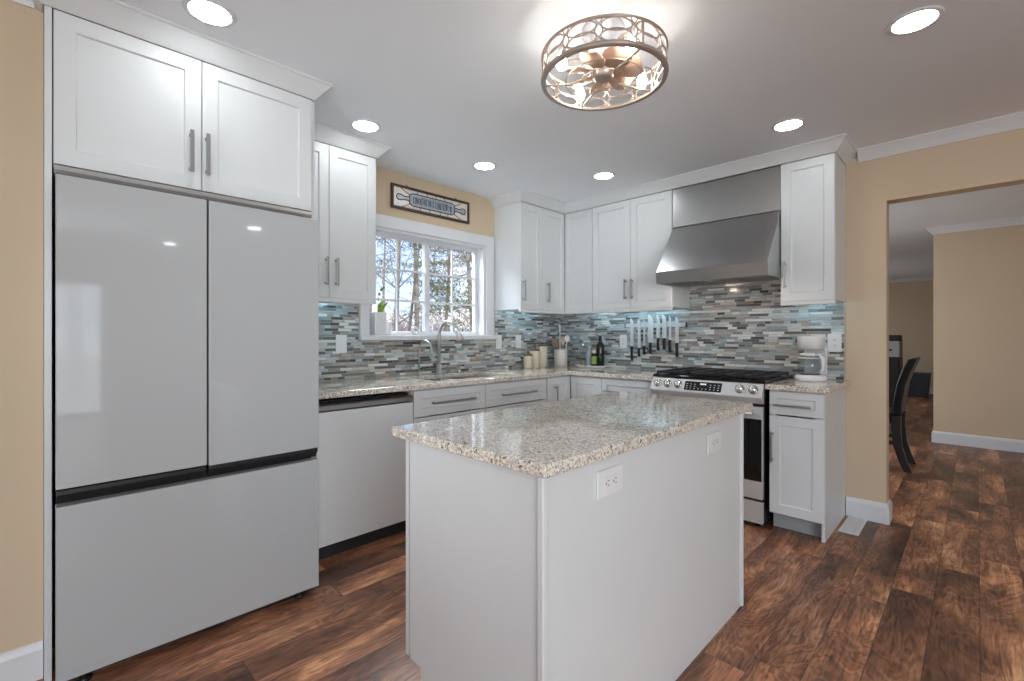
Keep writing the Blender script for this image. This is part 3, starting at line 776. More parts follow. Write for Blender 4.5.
def slab_on_panel(x0, x1, t0, t1, h0, h1):
    v = [onpanel(x, t, h) for h in (h0, h1) for x, t in ((x0, t0), (x1, t0), (x1, t1), (x0, t1))]
    return MB().add(v, [(0, 3, 2, 1), (4, 5, 6, 7), (0, 1, 5, 4), (1, 2, 6, 5), (2, 3, 7, 6), (3, 0, 4, 7)])
dp = slab_on_panel(1.663 - RX0, 1.915 - RX0, 0.012, 0.078, 0.0003, 0.002).build('display', 'blackgloss', rg)
m = MB()
def dash(x0, x1, t0, t1): 
    v = [onpanel(x, t, h) for h in (0.0021, 0.0024) for x, t in ((x0, t0), (x1, t0), (x1, t1), (x0, t1))]
    m.add(v, [(0, 3, 2, 1), (4, 5, 6, 7), (0, 1, 5, 4), (1, 2, 6, 5), (2, 3, 7, 6), (3, 0, 4, 7)])
for i in range(9):
    for t in (0.030, 0.046, 0.062):
        if 3 <= i <= 5 and t < 0.05: continue
        x = 1.676 - RX0 + i * 0.0268; dash(x, x + 0.009, t, t + 0.003)
dash(1.770 - RX0, 1.812 - RX0, 0.022, 0.034)
m.build('display_marks', 'display', dp)
# grates: three cast iron sections
m0, m1 = -0.615, -0.045
for k in range(3):
    a, b = 0.010 + k * (rw - 0.02) / 3 + 0.002, 0.010 + (k + 1) * (rw - 0.02) / 3 - 0.002
    g = MB(); z0, z1 = 0.943, 0.958; t = 0.007
    g.box(a, a + 2 * t, m0, m1, z0, z1); g.box(b - 2 * t, b, m0, m1, z0, z1)
    g.box(a, b, m0, m0 + 2 * t, z0, z1); g.box(a, b, m1 - 2 * t, m1, z0, z1); g.box(a, b, -0.336, -0.324, z0, z1)
    xm = (a + b) / 2; g.box(xm - t, xm + t, m0, m1, z0, z1)
    for y in (-0.475, -0.185): g.box(a, b, y - t, y + t, z0, z1)
    for x in (a + t, b - t):
        for y in (m0 + t, m1 - t, -0.33): g.box(x - t, x + t, y - t, y + t, 0.9345, z0)
    g.build('grate', 'iron', rg, 0.002)
for x, y in ((0.13, -0.475), (0.13, -0.185), (rw / 2, -0.33), (rw - 0.13, -0.475), (rw - 0.13, -0.185)):
    MB().lathe([(0, 0), (0.048, 0), (0.048, 0.003), (0.036, 0.005), (0.036, 0.007), (0, 0.0075)], (x, y, 0.9345), 18).build('burner', 'iron', rg)
od = MB().cells([0.002, 0.075, rw - 0.075, rw - 0.002], [0.186, 0.312, 0.672, 0.768], lambda i, j: not (i == 1 and j == 1), -0.672, -0.640, 'y').build('oven_door', 'rangesteel', rg, 0.002)
od_w = B(0.0065, rw - 0.0065, -0.6755, -0.6722, 0.300, 0.690).build('oven_window', 'blackgloss', od)
m = MB(); m.tube([(0.05, -0.715, 0.730), (rw - 0.05, -0.715, 0.730)], 0.013, 14)
for x in (0.08, rw - 0.08): m.box(x - 0.010, x + 0.010, -0.712, -0.6722, 0.720, 0.740)
m.build('handle', 'rangesteel', od)
B(0.002, rw - 0.002, -0.668, -0.640, 0.032, 0.168).build('drawer', 'rangesteel', rg, 0.002)

# ------------------------------------------------------------------ range hood
HX0, HX1 = 1.4065, 2.1735
hd = thing('range_hood', 'stainless steel wall range hood with sloped canopy and chimney', 'range hood', (HX0, 0, 1.605)); hw = HX1 - HX0
B(0.0, hw, -0.325, -0.011, 2.070 - 1.605, 2.371 - 1.605).build('chimney', 'steel', hd, 0.001)
cn = MB().prism([(-0.011, 0.463), (-0.320, 0.463), (-0.596, 0.088), (-0.600, 0.086), (-0.011, 0.086)], 'x', 0.0, hw).build('canopy', 'steel', hd, 0.002)
lip = MB(); zl = 0.0855
lip.prism([(-0.602, zl), (-0.585, 0.0), (-0.569, 0.0), (-0.586, zl)], 'x', -0.003, hw + 0.003)
lip.box(-0.003, 0.012, -0.568, -0.011, 0.0, zl); lip.box(hw - 0.012, hw + 0.003, -0.568, -0.011, 0.0, zl); lip.box(0.0125, hw - 0.0125, -0.03, -0.011, 0.0, zl)
lip.build('rim', 'steel', hd, 0.0015)
for k in range(3):
    f = MB(); a, b = 0.02 + k * (hw - 0.04) / 3, 0.02 + (k + 1) * (hw - 0.04) / 3 - 0.006
    f.box(a, b, -0.46, -0.05, 0.030, 0.036)
    for q in range(12): f.box(a + 0.008, b - 0.008, -0.45 + q * 0.034, -0.436 + q * 0.034, 0.022, 0.030)
    f.build('filter', 'steel', hd)
B(0.0127, hw - 0.0127, -0.566, -0.47, 0.024, 0.030).build('lamp_panel', 'steel', hd)
for x in (0.17, hw - 0.17):
    MB().lathe([(0, 0), (0.028, 0), (0.028, 0.006), (0, 0.006)], (x, -0.52, 0.0165), 18).build('lamp', 'hoodlamp', hd)
for i in range(3):
    MB().lathe([(0, 0), (0.010, 0), (0.010, 0.012), (0, 0.012)], (0.30 + i * 0.05, -0.548, 0.011), 14).build('control_button', 'black', hd)

# ------------------------------------------------------------------ sink and faucets
sk = thing('kitchen_sink', 'undermount stainless sink set in the granite below the window', 'sink', ((SX0 + SX1) / 2, (SY0 + SY1) / 2, 0.880))
a, b = (SX1 - SX0) / 2, (SY1 - SY0) / 2
m = MB(); dz = -0.21; t = 0.004
v = []
for z, s in ((-0.001, 0.012), (dz, -0.006)):
    v += [(-a - s, -b - s, z), (a + s, -b - s, z), (a + s, b + s, z), (-a - s, b + s, z)]
for z, s in ((-0.001, 0.002), (dz + 0.006, -0.016)):
    v += [(-a - s, -b - s, z), (a + s, -b - s, z), (a + s, b + s, z), (-a - s, b + s, z)]
f = [(4, 7, 6, 5), (12, 13, 14, 15)]
for i in range(4):
    j = (i + 1) % 4; f += [(i, j, 4 + j, 4 + i), (8 + i, 12 + i, 12 + j, 8 + j), (i, 8 + i, 8 + j, j)]
m.add(v, f); m.build('bowl', 'sinksteel', sk)
MB().lathe([(0, 0), (0.045, 0), (0.045, 0.004), (0.03, 0.002), (0, 0.002)], (0, 0, dz + 0.0062), 20).build('drain', 'chrome', sk)
def faucet(label, x, y, h, r, tube_r, nozzle):
    o = thing('kitchen_faucet', label, 'faucet', (x, y, CT1 + 0.0005))
    MB().lathe([(0, 0), (tube_r * 2.1, 0), (tube_r * 2.1, 0.008), (tube_r * 1.5, 0.014), (tube_r * 1.5, 0.075 if nozzle else 0.03), (tube_r, 0.08 if nozzle else 0.034), (0, 0.08 if nozzle else 0.034)], (0, 0, 0), 22).build('base', 'nickel', o)
    pts = [(0, 0, 0.07 if nozzle else 0.032), (0, 0, h - r)] + arc((r, 0, h - r), r, PI, PI * (0.17 if nozzle else -0.0), 18)[1:]
    if nozzle:
        e = Vector(pts[-1]); d = (e - Vector(pts[-2])).normalized()
        MB().tube(pts, tube_r, 16).build('spout', 'nickel', o)
        q = e + d * 0.003
        MB().tube([q, q + d * 0.02, q + d * 0.055, q + d * 0.10, q + d * 0.107], [tube_r * 1.15, tube_r * 1.25, tube_r * 1.6, tube_r * 2.2, tube_r * 2.0], 18).build('spray_head', 'nickel', o)
        MB().tube([(0, 0.018, 0.052), (0, 0.055, 0.055), (0, 0.075, 0.062)], [0.012, 0.011, 0.009], 12).build('lever', 'nickel', o)
    else:
        pts.append((2 * r, 0, h - r - 0.03))
        MB().tube(pts, tube_r, 14).build('spout', 'nickel', o)
        MB().tube([(0, 0.012, 0.050), (0.0, 0.07, 0.052), (0, 0.10, 0.056)], [0.006, 0.005, 0.006], 10).build('lever', 'black', o)
    return o
faucet('tall brushed nickel gooseneck faucet with a cone spray head, behind the sink', 0.075, -1.612, 0.412, 0.115, 0.0135, True)
faucet('small slim nickel filtered-water faucet left of the tall faucet', 0.062, -1.790, 0.265, 0.082, 0.0075, False)
o = thing('soap_dispenser', 'short dark metal soap dispenser right of the tall faucet', 'dispenser', (0.085, -1.41, CT1 + 0.0005))
MB().lathe([(0, 0), (0.022, 0), (0.022, 0.006), (0.011, 0.012), (0.010, 0.05), (0.014, 0.052), (0.014, 0.066), (0, 0.068)], (0, 0, 0), 18).build('body', 'nickel', o)
MB().tube([(0, 0, 0.059), (0.05, 0, 0.062), (0.06, 0, 0.055)], 0.005, 10).build('spout', 'black', o)

# ------------------------------------------------------------------ sill objects
pl = thing('flower_pot', 'tall square white pot with a sprouting plant on the window sill', 'potted plant', (-0.018, -2.098, WZ0 + 0.0085))
m = MB()
for z, s in ((0, 0.042), (0.165, 0.048)): m.v += [(-s, -s, z), (s, -s, z), (s, s, z), (-s, s, z)]
for z, s in ((0.165, 0.042), (0.135, 0.041)): m.v += [(-s, -s, z), (s, -s, z), (s, s, z), (-s, s, z)]
fs = [(0, 3, 2, 1), (12, 13, 14, 15)]
for i in range(4):
    j = (i + 1) % 4; fs += [(i, j, 4 + j, 4 + i), (4 + i, 4 + j, 8 + j, 8 + i), (8 + i, 8 + j, 12 + j, 12 + i)]
m.f += fs; m.sm += [False] * len(fs); m.build('pot', 'plate', pl, 0.003)
B(-0.041, 0.041, -0.041, 0.041, 0.1365, 0.15).build('soil', 'leaflitter', pl)
def leaf(base_, tip, w, bend):
    base_, tip = Vector(base_), Vector(tip); d = tip - base_; side = d.cross(Vector((0.4, -0.9, 0.15))).normalized(); nn = side.cross(d).normalized()
    V, Fc = [], []; n = 8
    for i in range(n + 1):
        t = i / n; ww = w * math.sin(PI * min(1, t * 0.93 + 0.05)) ** 0.8
        p = base_ + d * t + nn * bend * math.sin(PI * t)
        V += [p - side * ww + nn * 0.004, p, p + side * ww + nn * 0.004]
    for i in range(n):
        for k in range(2): Fc.append((i * 3 + k, i * 3 + k + 1, i * 3 + 4 + k, i * 3 + 3 + k))
    return MB().add(V, Fc, True)
for b_, t_, w_, be in (((0, 0.012, 0.15), (0.0, 0.052, 0.262), 0.022, 0.012), ((0, 0.005, 0.15), (0.01, 0.012, 0.235), 0.018, -0.01), ((0, 0.02, 0.15), (0.02, 0.075, 0.240), 0.014, 0.012)):
    leaf(b_, t_, w_, be).build('leaf', 'green', pl, fix=False)
st = MB().tube([(0, 0.0, 0.15), (0, 0.004, 0.25), (0, 0.012, 0.31), (0, 0.032, 0.345), (0, 0.05, 0.352)], [0.0025, 0.0022, 0.002, 0.0018, 0.0015], 8).build('stem', 'darkgreenleaf', pl)
for (y, z, r) in ((0.012, 0.30, 0.011), (0.03, 0.335, 0.012), (0.05, 0.350, 0.010)):
    MB().lathe([(0, -r), (r * .7, -r * .6), (r * .9, 0), (r * .6, r * .7), (0, r)], (0.002, y, z), 10).build('bud', 'darkgreenleaf', st)
cu = thing('candle_jar', 'small squat white jar on the window sill, right of the potted plant', 'jar', (-0.028, -2.008, WZ0 + 0.0085))
MB().lathe([(0, 0), (0.026, 0), (0.030, 0.01), (0.030, 0.095), (0.027, 0.10), (0.025, 0.095), (0.025, 0.06), (0, 0.06)], (0, 0, 0), 22).build('jar', 'plate', cu)
MB().tube([(0, 0, 0.0605), (0, 0, 0.072)], 0.0015, 6).build('wick', 'black', cu)
rg_ = MB().tube(arc((-0.045, -1.755, WZ0 + 0.0085 + 0.0335), 0.027, 0, 2 * PI, 28, 'yz')[:-1], 0.0065, 8, closed=True).build('metal_ring', 'nickel')
tag(rg_, 'small round silver ring standing on the sill below the middle window post', 'ring')

# ------------------------------------------------------------------ sign above the window
sg = thing('glass_sign', 'dark framed stained glass panel with a blue grey rolling pin, hung above the window', 'wall art', (0.004, -1.628, 2.267), R90)
SW, SH = 0.755, 0.182
m = MB(); t = 0.019
m.box(-SW / 2, SW / 2, -0.02, 0, SH / 2 - t, SH / 2); m.box(-SW / 2, SW / 2, -0.02, 0, -SH / 2, -SH / 2 + t)
m.box(-SW / 2, -SW / 2 + t, -0.02, 0, -SH / 2 + t, SH / 2 - t); m.box(SW / 2 - t, SW / 2, -0.02, 0, -SH / 2 + t, SH / 2 - t)
m.build('frame', 'signframe', sg, 0.002)
B(-SW / 2 + t, SW / 2 - t, -0.010, -0.006, -SH / 2 + t, SH / 2 - t).build('glass', 'artglass', sg)
def outline_pin():
    hl, hb = 0.20, 0.048
    top = [(-0.335, 0.0), (-0.325, 0.020), (-0.300, 0.022), (-0.265, 0.012), (-0.225, 0.014), (-0.215, 0.034), (-hl + 0.012, hb), (hl - 0.012, hb), (0.215, 0.034), (0.225, 0.014), (0.265, 0.012), (0.300, 0.024), (0.325, 0.022), (0.335, 0.0)]
    return top + [(x, -z) for x, z in top[-2:0:-1]]
pin = outline_pin()
rp = MB().prism(pin, 'y', -0.014, -0.0102).build('rolling_pin', 'bluegrey', sg)
lead = MB(); lead.tube([(x, -0.0145, z) for x, z in pin], 0.0038, 6, closed=True)
for z in (0.0,):
    for s in (-1, 1): lead.tube([(s * 0.217, -0.0145, -0.03), (s * 0.217, -0.0145, 0.03)], 0.003, 6)
for x0, z0, x1, z1 in ((-0.30, 0.075, -0.215, 0.034), (-0.30, -0.075, -0.215, -0.034), (0.30, 0.075, 0.215, 0.034), (0.30, -0.075, 0.215, -0.034), (-0.14, 0.075, -0.155, 0.048), (-0.06, 0.048, -0.055, 0.075), (0.03, 0.048, 0.03, 0.075), (0.12, 0.048, 0.115, 0.075), (-0.12, -0.048, -0.125, -0.075), (-0.03, -0.048, -0.03, -0.075), (0.07, -0.048, 0.075, -0.075), (0.15, -0.048, 0.15, -0.075)):
    xm = (x0 + x1) / 2; lead.tube([(x0, -0.011, z0), (xm + 0.004, -0.011, (z0 + z1) / 2 - 0.004), (x1, -0.011, z1)], 0.0026, 6)
lead.build('leading', 'lead', sg)
# blurred hand lettering on the pin: only strokes can be made out
ltr = MB(); rl = random.Random(3); x = -0.185
while x < 0.185:
    z0_, z1_ = -0.030 + rl.random() * 0.008, 0.030 - rl.random() * 0.010; w = rl.choice((-0.004, 0.0, 0.005))
    ltr.tube([(x, -0.0145, z0_), (x + w, -0.0145, (z0_ + z1_) / 2), (x, -0.0145, z1_)], 0.0022, 5)
    x += rl.choice((0.009, 0.012, 0.015))
ltr.build('lettering', 'lead', rp)
for x in (-0.24, 0.235): MB().tube([(x, -0.008, SH / 2 - 0.002), (x - 0.006, -0.008, SH / 2 + 0.010), (x, -0.008, SH / 2 + 0.016), (x + 0.006, -0.008, SH / 2 + 0.010), (x, -0.008, SH / 2 - 0.002)], 0.0022, 6).build('hanging_hook', 'signframe', sg)

# ------------------------------------------------------------------ counter items
ZT = CT1 + 0.0005
def canister(label, x, y, r, h):
    o = thing('canister', label, 'canister', (x, y, ZT), 0, 'cream canisters in the corner')
    MB().lathe([(0, 0), (r - 0.003, 0), (r, 0.004), (r, h - 0.004), (r - 0.004, h), (0, h)], (0, 0, 0), 28).build('body', 'cream', o)
    ld = MB().lathe([(0, 0.0005), (r - 0.002, 0.0005), (r - 0.002, 0.012), (r - 0.008, 0.018), (0, 0.019)], (0, 0, h), 26).build('lid', 'brownlid', o)
    MB().lathe([(0, 0), (0.007, 0), (0.006, 0.008), (0.012, 0.015), (0.010, 0.022), (0, 0.024)], (0, 0, h + 0.0192), 14).build('knob', 'brownlid', ld)
canister('shortest cream canister with a dark lid, nearest the sink', 0.150, -0.648, 0.043, 0.115)
canister('mid-height cream canister with a dark lid, between two others', 0.142, -0.545, 0.048, 0.160)
canister('tallest cream canister, beside the utensil crock', 0.140, -0.435, 0.047, 0.200)
CKX, CKY = 0.215, -0.245
cr_ = thing('utensil_crock', 'off-white cylindrical crock holding spoons in the counter corner', 'crock', (CKX, CKY, ZT))
MB().lathe([(0, 0), (0.060, 0), (0.064, 0.004), (0.064, 0.165), (0.061, 0.168), (0.058, 0.165), (0.058, 0.008), (0, 0.008)], (0, 0, 0), 30).build('body', 'crock', cr_)
def utensil(label, name, dx, dy, tx, ty, L_, head, mat):
    o = thing(name, label, 'utensil', (CKX + dx, CKY + dy, ZT + 0.012), 0)
    d = Vector((tx, ty, 1)).normalized(); e = d * L_
    MB().tube([(0, 0, 0), d * (L_ * 0.5), e], [0.005, 0.0045, 0.004], 10).build('handle', mat, o)
    e = e + d * 0.0005
    if head == 'spoon':
        q = MB().lathe([(0, 0), (0.012, 0.006), (0.024, 0.028), (0.026, 0.045), (0.018, 0.064), (0, 0.074)], (0, 0, 0), 18, 1.0, 0.32)
    elif head == 'spatula':
        q = B(-0.026, 0.026, -0.003, 0.003, 0.0, 0.075)
    else:
        q = MB().lathe([(0, 0), (0.006, 0.004), (0.008, 0.05), (0.006, 0.085), (0, 0.09)], (0, 0, 0), 14)
    rot = Vector((0, 0, 1)).rotation_difference(d).to_matrix().to_4x4()
    q.xform(Matrix.Translation(e) @ rot @ Matrix.Rotation(0.75, 4, 'Z')); q.build('head', mat, o, 0.002 if head == 'spatula' else 0)
utensil('white slotted spoon leaning right in the utensil crock', 'cooking_spoon', 0.024, 0.018, 0.10, 0.07, 0.225, 'spoon', 'plate')
utensil('tall thin pale wooden stick rising from the utensil crock', 'honey_dipper', -0.008, 0.0, -0.02, 0.01, 0.315, 'stick', 'plate')
utensil('pale wooden spoon standing upright in the utensil crock', 'wooden_spoon', 0.004, 0.024, 0.03, -0.02, 0.205, 'spoon', 'wood')
utensil('dark spatula leaning left in the utensil crock', 'spatula', -0.018, -0.010, -0.14, -0.10, 0.185, 'spatula', 'brownlid')
utensil('second dark spatula leaning toward the canisters in the utensil crock', 'spatula', -0.008, 0.010, -0.20, -0.08, 0.165, 'spatula', 'brownlid')
tr_ = thing('serving_tray', 'oval white tray on the corner counter carrying four bottles', 'tray', (0.475, -0.115, ZT))
MB().lathe([(0, 0), (0.150, 0), (0.168, 0.012), (0.170, 0.020), (0.165, 0.020), (0.150, 0.008), (0, 0.008)], (0, 0, 0), 40, 1.0, 0.58).build('dish', 'plate', tr_)
TZ = ZT + 0.0085
def bottle(name, label, x, y, prof, mat, seg=22):
    o = thing(name, label, 'bottle', (x, y, TZ), 0, None)
    MB().lathe(prof, (0, 0, 0), seg).build('body', mat, o)
    return o
o = bottle('oil_cruet', 'clear glass cruet at the left end of the white tray', 0.385, -0.110, [(0, 0), (0.034, 0), (0.036, 0.006), (0.034, 0.05), (0.018, 0.12), (0.010, 0.16), (0.011, 0.19), (0, 0.19)], 'thinglass')
MB().lathe([(0, 0.0), (0.030, 0), (0.031, 0.005), (0.029, 0.03), (0, 0.03)], (0, 0, 0.002), 20).build('oil', plain('yellow_oil', (0.45, 0.36, 0.10, 1), 0.2), o)
MB().lathe([(0, 0), (0.009, 0), (0.013, 0.010), (0.010, 0.024), (0, 0.027)], (0, 0, 0.1905), 14).build('stopper', 'chrome', o)
o = bottle('spray_bottle', 'grey frosted bottle with a pump, second from the left on the white tray', 0.455, -0.105, [(0, 0), (0.032, 0), (0.034, 0.005), (0.034, 0.11), (0.028, 0.14), (0.011, 0.155), (0.011, 0.165), (0, 0.165)], 'silverglass')
MB().lathe([(0, 0), (0.012, 0), (0.012, 0.014), (0.006, 0.016), (0.005, 0.034), (0, 0.034)], (0, 0, 0.1655), 14).build('pump', 'greyplastic', o)
o = bottle('oil_bottle', 'small dark bottle with a green label and pale cap, on the tray front', 0.535, -0.145, [(0, 0), (0.027, 0), (0.028, 0.004), (0.028, 0.10), (0.020, 0.120), (0.014, 0.126), (0, 0.126)], 'darkgreen')
MB().lathe([(0.0284, 0.025), (0.0288, 0.026), (0.0288, 0.098), (0.0284, 0.099)], (0, 0, 0), 22).build('label_band', 'label', o)
MB().lathe([(0, 0), (0.019, 0), (0.020, 0.01), (0.019, 0.028), (0, 0.030)], (0, 0, 0.1265), 18).build('cap', 'cream', o)
o = bottle('wine_bottle', 'tall dark green wine bottle at the back of the white tray', 0.565, -0.085, [(0, 0), (0.036, 0), (0.038, 0.005), (0.038, 0.18), (0.034, 0.205), (0.016, 0.235), (0.014, 0.25), (0.014, 0.296), (0, 0.296)], 'darkgreen')
MB().lathe([(0, 0), (0.013, 0), (0.013, 0.010), (0, 0.012)], (0, 0, 0.2965), 14).build('cork', 'cream', o)

# knife rack ------------------------------------------------------------
kr = thing('knife_rack', 'horizontal steel magnetic bar on the tile, holding eight black-handled knives', 'knife rack', (0.80, -0.0096, 1.31))
B(0, 0.575, -0.016, 0, -0.018, 0.018).build('bar', 'rangesteel', kr, 0.003)
for x in (-0.006, 0.5752): B(x, x + 0.0058, -0.017, 0, -0.022, 0.022).build('end_cap', 'black', kr, 0.002)
KN = [(0.872, 1.375, 1.120, 0.995, 0.036, 'chef knife'), (0.945, 1.37, 1.105, 1.025, 0.030, ''), (0.995, 1.365, 1.125, 1.045, 0.016, ''), (1.058, 1.400, 1.155, 1.055, 0.052, ''),
      (1.130, 1.400, 1.195, 1.085, 0.034, ''), (1.187, 1.400, 1.195, 1.095, 0.040, ''), (1.240, 1.390, 1.180, 1.070, 0.020, ''), (1.303, 1.378, 1.155, 1.035, 0.032, '')]
KL = ['kitchen knife at the left end of the magnetic rack, above the outlet', 'kitchen knife second from the left on the magnetic rack', 'thin kitchen knife third from the left on the magnetic rack',
      'widest-bladed kitchen knife, fourth from the left on the magnetic rack', 'kitchen knife fifth from the left on the magnetic rack, beside the widest blade', 'kitchen knife third from the right on the magnetic rack',
      'slender kitchen knife second from the right on the magnetic rack', 'kitchen knife alone at the right end of the magnetic rack']
for (x, zt, zh, zb, w, _), lab in zip(KN, KL):
    o = thing('kitchen_knife', lab, 'knife', (x, -0.0272, zb), 0, 'knives on the magnetic rack')
    h0, h1 = zh - zb, zt - zb; hw_ = w / 2
    MB().prism([(-hw_, h0 + 0.002), (hw_, h0 + 0.002), (hw_, h1 - 0.06), (hw_ * 0.6, h1 - 0.02), (hw_ * -0.6, h1), (-hw_, h1)], 'y', -0.0012, 0.0012).build('blade', 'rangesteel', o)
    hh = 0.0125
    MB().prism([(-hh, 0.012), (-hh * 0.4, 0), (hh * 1.2, 0.002), (hh, 0.03), (hh * 0.8, h0 * 0.6), (hh, h0), (-hh, h0)], 'y', -0.010, 0.0005).build('handle', 'black', o, 0.003)

# coffee maker ------------------------------------------------------------
cm = thing('coffee_maker', 'white drip coffee maker with glass carafe, on the short counter', 'coffee maker', (2.322, -0.185, ZT), -0.25)
MB().lathe([(0, 0), (0.088, 0), (0.094, 0.008), (0.094, 0.026), (0.082, 0.040), (0.070, 0.042), (0, 0.042)], (0, -0.01, 0), 34).build('base', 'plate', cm)
MB().lathe([(0, 0.0003), (0.064, 0.0003), (0.062, 0.004), (0, 0.004)], (0, -0.02, 0.042), 26).build('warming_plate', 'black', cm)
MB().prism([(-0.075, 0.052), (-0.055, 0.095), (0.055, 0.095), (0.075, 0.052)], 'z', 0.0425, 0.211).build('water_tank', 'plate', cm, 0.008, 3)
MB().lathe([(0, 0), (0.074, 0), (0.077, 0.030), (0.080, 0.034), (0.081, 0.076), (0.081, 0.082), (0.074, 0.086), (0, 0.087)], (0, 0.0, 0.212), 34).build('brew_head', 'plate', cm)
cf_ = MB().lathe([(0.0, 0.0), (0.056, 0.0), (0.066, 0.012), (0.070, 0.05), (0.064, 0.095), (0.052, 0.120), (0.050, 0.120), (0.062, 0.094), (0.067, 0.05), (0.063, 0.014), (0, 0.003)], (0, -0.02, 0.047), 30).build('carafe', 'thinglass', cm)
MB().lathe([(0, 0.0), (0.055, 0), (0.056, 0.014), (0.03, 0.02), (0, 0.02)], (0, -0.02, 0.1678), 26).build('carafe_lid', 'plate', cf_)
MB().tube([(0.050, -0.035, 0.176), (0.085, -0.055, 0.172), (0.108, -0.068, 0.150), (0.110, -0.069, 0.095), (0.096, -0.062, 0.068), (0.068, -0.046, 0.066)], [0.010, 0.011, 0.011, 0.010, 0.010, 0.008], 12).build('carafe_handle', 'plate', cf_)
MB().lathe([(0.0672, 0.0), (0.0705, 0.0), (0.0705, 0.008), (0.0672, 0.008)], (0, -0.02, 0.150), 28).build('carafe_band', 'plate', cf_)

# ------------------------------------------------------------------ ceiling lights
def can_light(label, x, y):
    o = thing('ceiling_light', label, 'ceiling light', (x, y, ZC), 0, 'round recessed ceiling lights')
    MB().lathe([(0.070, -0.0045), (0.072, -0.006), (0.086, -0.004), (0.088, -0.0005), (0.070, -0.0005)], (0, 0, 0), 36).build('trim_ring', 'trimwhite', o)
    MB().lathe([(0, -0.0045), (0.0695, -0.0045), (0.0695, -0.0008), (0, -0.0008)], (0, 0, 0), 36).build('diffuser', 'can', o)
for lab, x, y in (('round recessed ceiling light in front of the refrigerator cabinet', 1.040, -3.400), ('round recessed ceiling light outside the wall cabinet left of the window', 0.565, -2.505),
                  ('round recessed ceiling light out from the stained glass sign', 0.580, -1.580), ('round recessed ceiling light nearest the corner wall cabinets', 1.075, -0.795),
                  ('round recessed ceiling light in front of the range hood', 2.335, -0.775), ('round recessed ceiling light right of the drum fan light', 2.945, -1.450),
                  ('added unseen fill light in the ceiling over the floor beside the island end', 2.95, -4.9), ('added unseen fill light in the ceiling near the alcove wall', 1.4, -5.4),  # from here on: unseen recessed lights added as fill
                  ('added unseen fill light in the ceiling near the front wall', 4.8, -6.2), ('added unseen fill light in the ceiling near the glass door', 5.4, -4.3), ('added unseen fill light in the ceiling right of the island', 4.6, -2.1), ('added unseen fill light in the ceiling far right of the island', 6.4, -2.6),
                  ('added unseen fill light in the ceiling of the far room', 1.2, 4.4), ('added unseen fill light in the ceiling near the far wall', 0.9, 7.6)):
    can_light(lab, x, y)

# drum fan light ------------------------------------------------------------
fl = thing('fan_light', 'round bronze drum ceiling light with openwork ovals and a small fan inside', 'ceiling fan', (2.048, -2.262, ZC))
FR_, Z0, Z1 = 0.243, -0.203, -0.108
def ring(z, r, tr, seg=72): return MB().tube([(r * math.cos(2 * PI * i / seg), r * math.sin(2 * PI * i / seg), z) for i in range(seg)], tr, 8, closed=True)
ring(Z1, FR_, 0.006).build('upper_ring', 'bronze', fl)
lr = MB().lathe([(FR_ - 0.012, Z0 - 0.007), (FR_ + 0.006, Z0 - 0.007), (FR_ + 0.008, Z0), (FR_ + 0.006, Z0 + 0.008), (FR_ - 0.004, Z0 + 0.008), (FR_ - 0.012, Z0 - 0.007)], (0, 0, 0), 72).build('lower_ring', 'bronze', fl)
NC = 12; m = MB()
def onc(th, z): return (FR_ * math.cos(th), FR_ * math.sin(th), z)
H = Z1 - Z0
for k in range(NC):
    t0 = 2 * PI * k / NC; dt = 2 * PI / NC; tm = t0 + dt / 2
    for zc in (Z0 + H * 0.29, Z0 + H * 0.71):
        m.tube([onc(tm + dt * 0.44 * math.cos(a), zc + H * 0.25 * math.sin(a)) for a in (2 * PI * i / 24 for i in range(24))], 0.0028, 5, closed=True)
    for sgn in (-1, 1):
        m.tube([onc(t0 + sgn * dt * 0.11 * math.cos(2 * a), Z0 + H * (a / PI)) for a in (PI * i / 12 for i in range(13))], 0.0026, 5)
m.build('openwork_band', 'bronze', fl)
for th in (-0.38, 1.17, 2.57, 3.72):
    MB().tube([onc(th, Z0), onc(th, Z1)], 0.0055, 8).build('upright', 'bronze', fl)
    MB().tube([(FR_ * math.cos(th), FR_ * math.sin(th), Z0), (0.15 * math.cos(th), 0.15 * math.sin(th), Z0 - 0.002), (0.075 * math.cos(th), 0.075 * math.sin(th), Z0)], 0.0042, 8).build('spoke', 'bronze', fl)
    MB().tube([(0.07 * math.cos(th), 0.07 * math.sin(th), -0.11), (FR_ * math.cos(th), FR_ * math.sin(th), Z1)], 0.004, 6).build('support_arm', 'bronze', fl)
for r in (0.085, 0.150): ring(Z0 - 0.001, r, 0.0018, 56).build('guard_ring', 'bronze', fl)
MB().lathe([(0, -0.0005), (0.085, -0.0005), (0.085, -0.018), (0.055, -0.030), (0.055, -0.085), (0.07, -0.09), (0.07, -0.135), (0, -0.135)], (0, 0, 0), 36).build('motor', 'trimwhite', fl)
MB().lathe([(0, Z0 + 0.002), (0.030, Z0 + 0.002), (0.040, Z0 + 0.008), (0.040, -0.1355), (0, -0.1355)], (0, 0, 0), 30).build('hub', 'bronze', fl)
for k in range(7):
    th = 2 * PI * k / 7 + 0.3; V = []
    for i in range(9):
        t = i / 8; r = 0.042 + 0.108 * t; w = 0.014 + 0.036 * math.sin(PI * (0.08 + 0.72 * t))
        for s in (-1, 1): V.append((r, s * w + 0.02 * t, -0.172 - s * w * 0.35))
    Fc = [(2 * i, 2 * i + 1, 2 * i + 3, 2 * i + 2) for i in range(8)]
    b = MB().add(V, Fc, True).xform(Matrix.Rotation(th, 4, 'Z')).build('blade', 'fanblade', fl, fix=False)
    sd = b.modifiers.new('solid', 'SOLIDIFY'); sd.thickness = 0.004
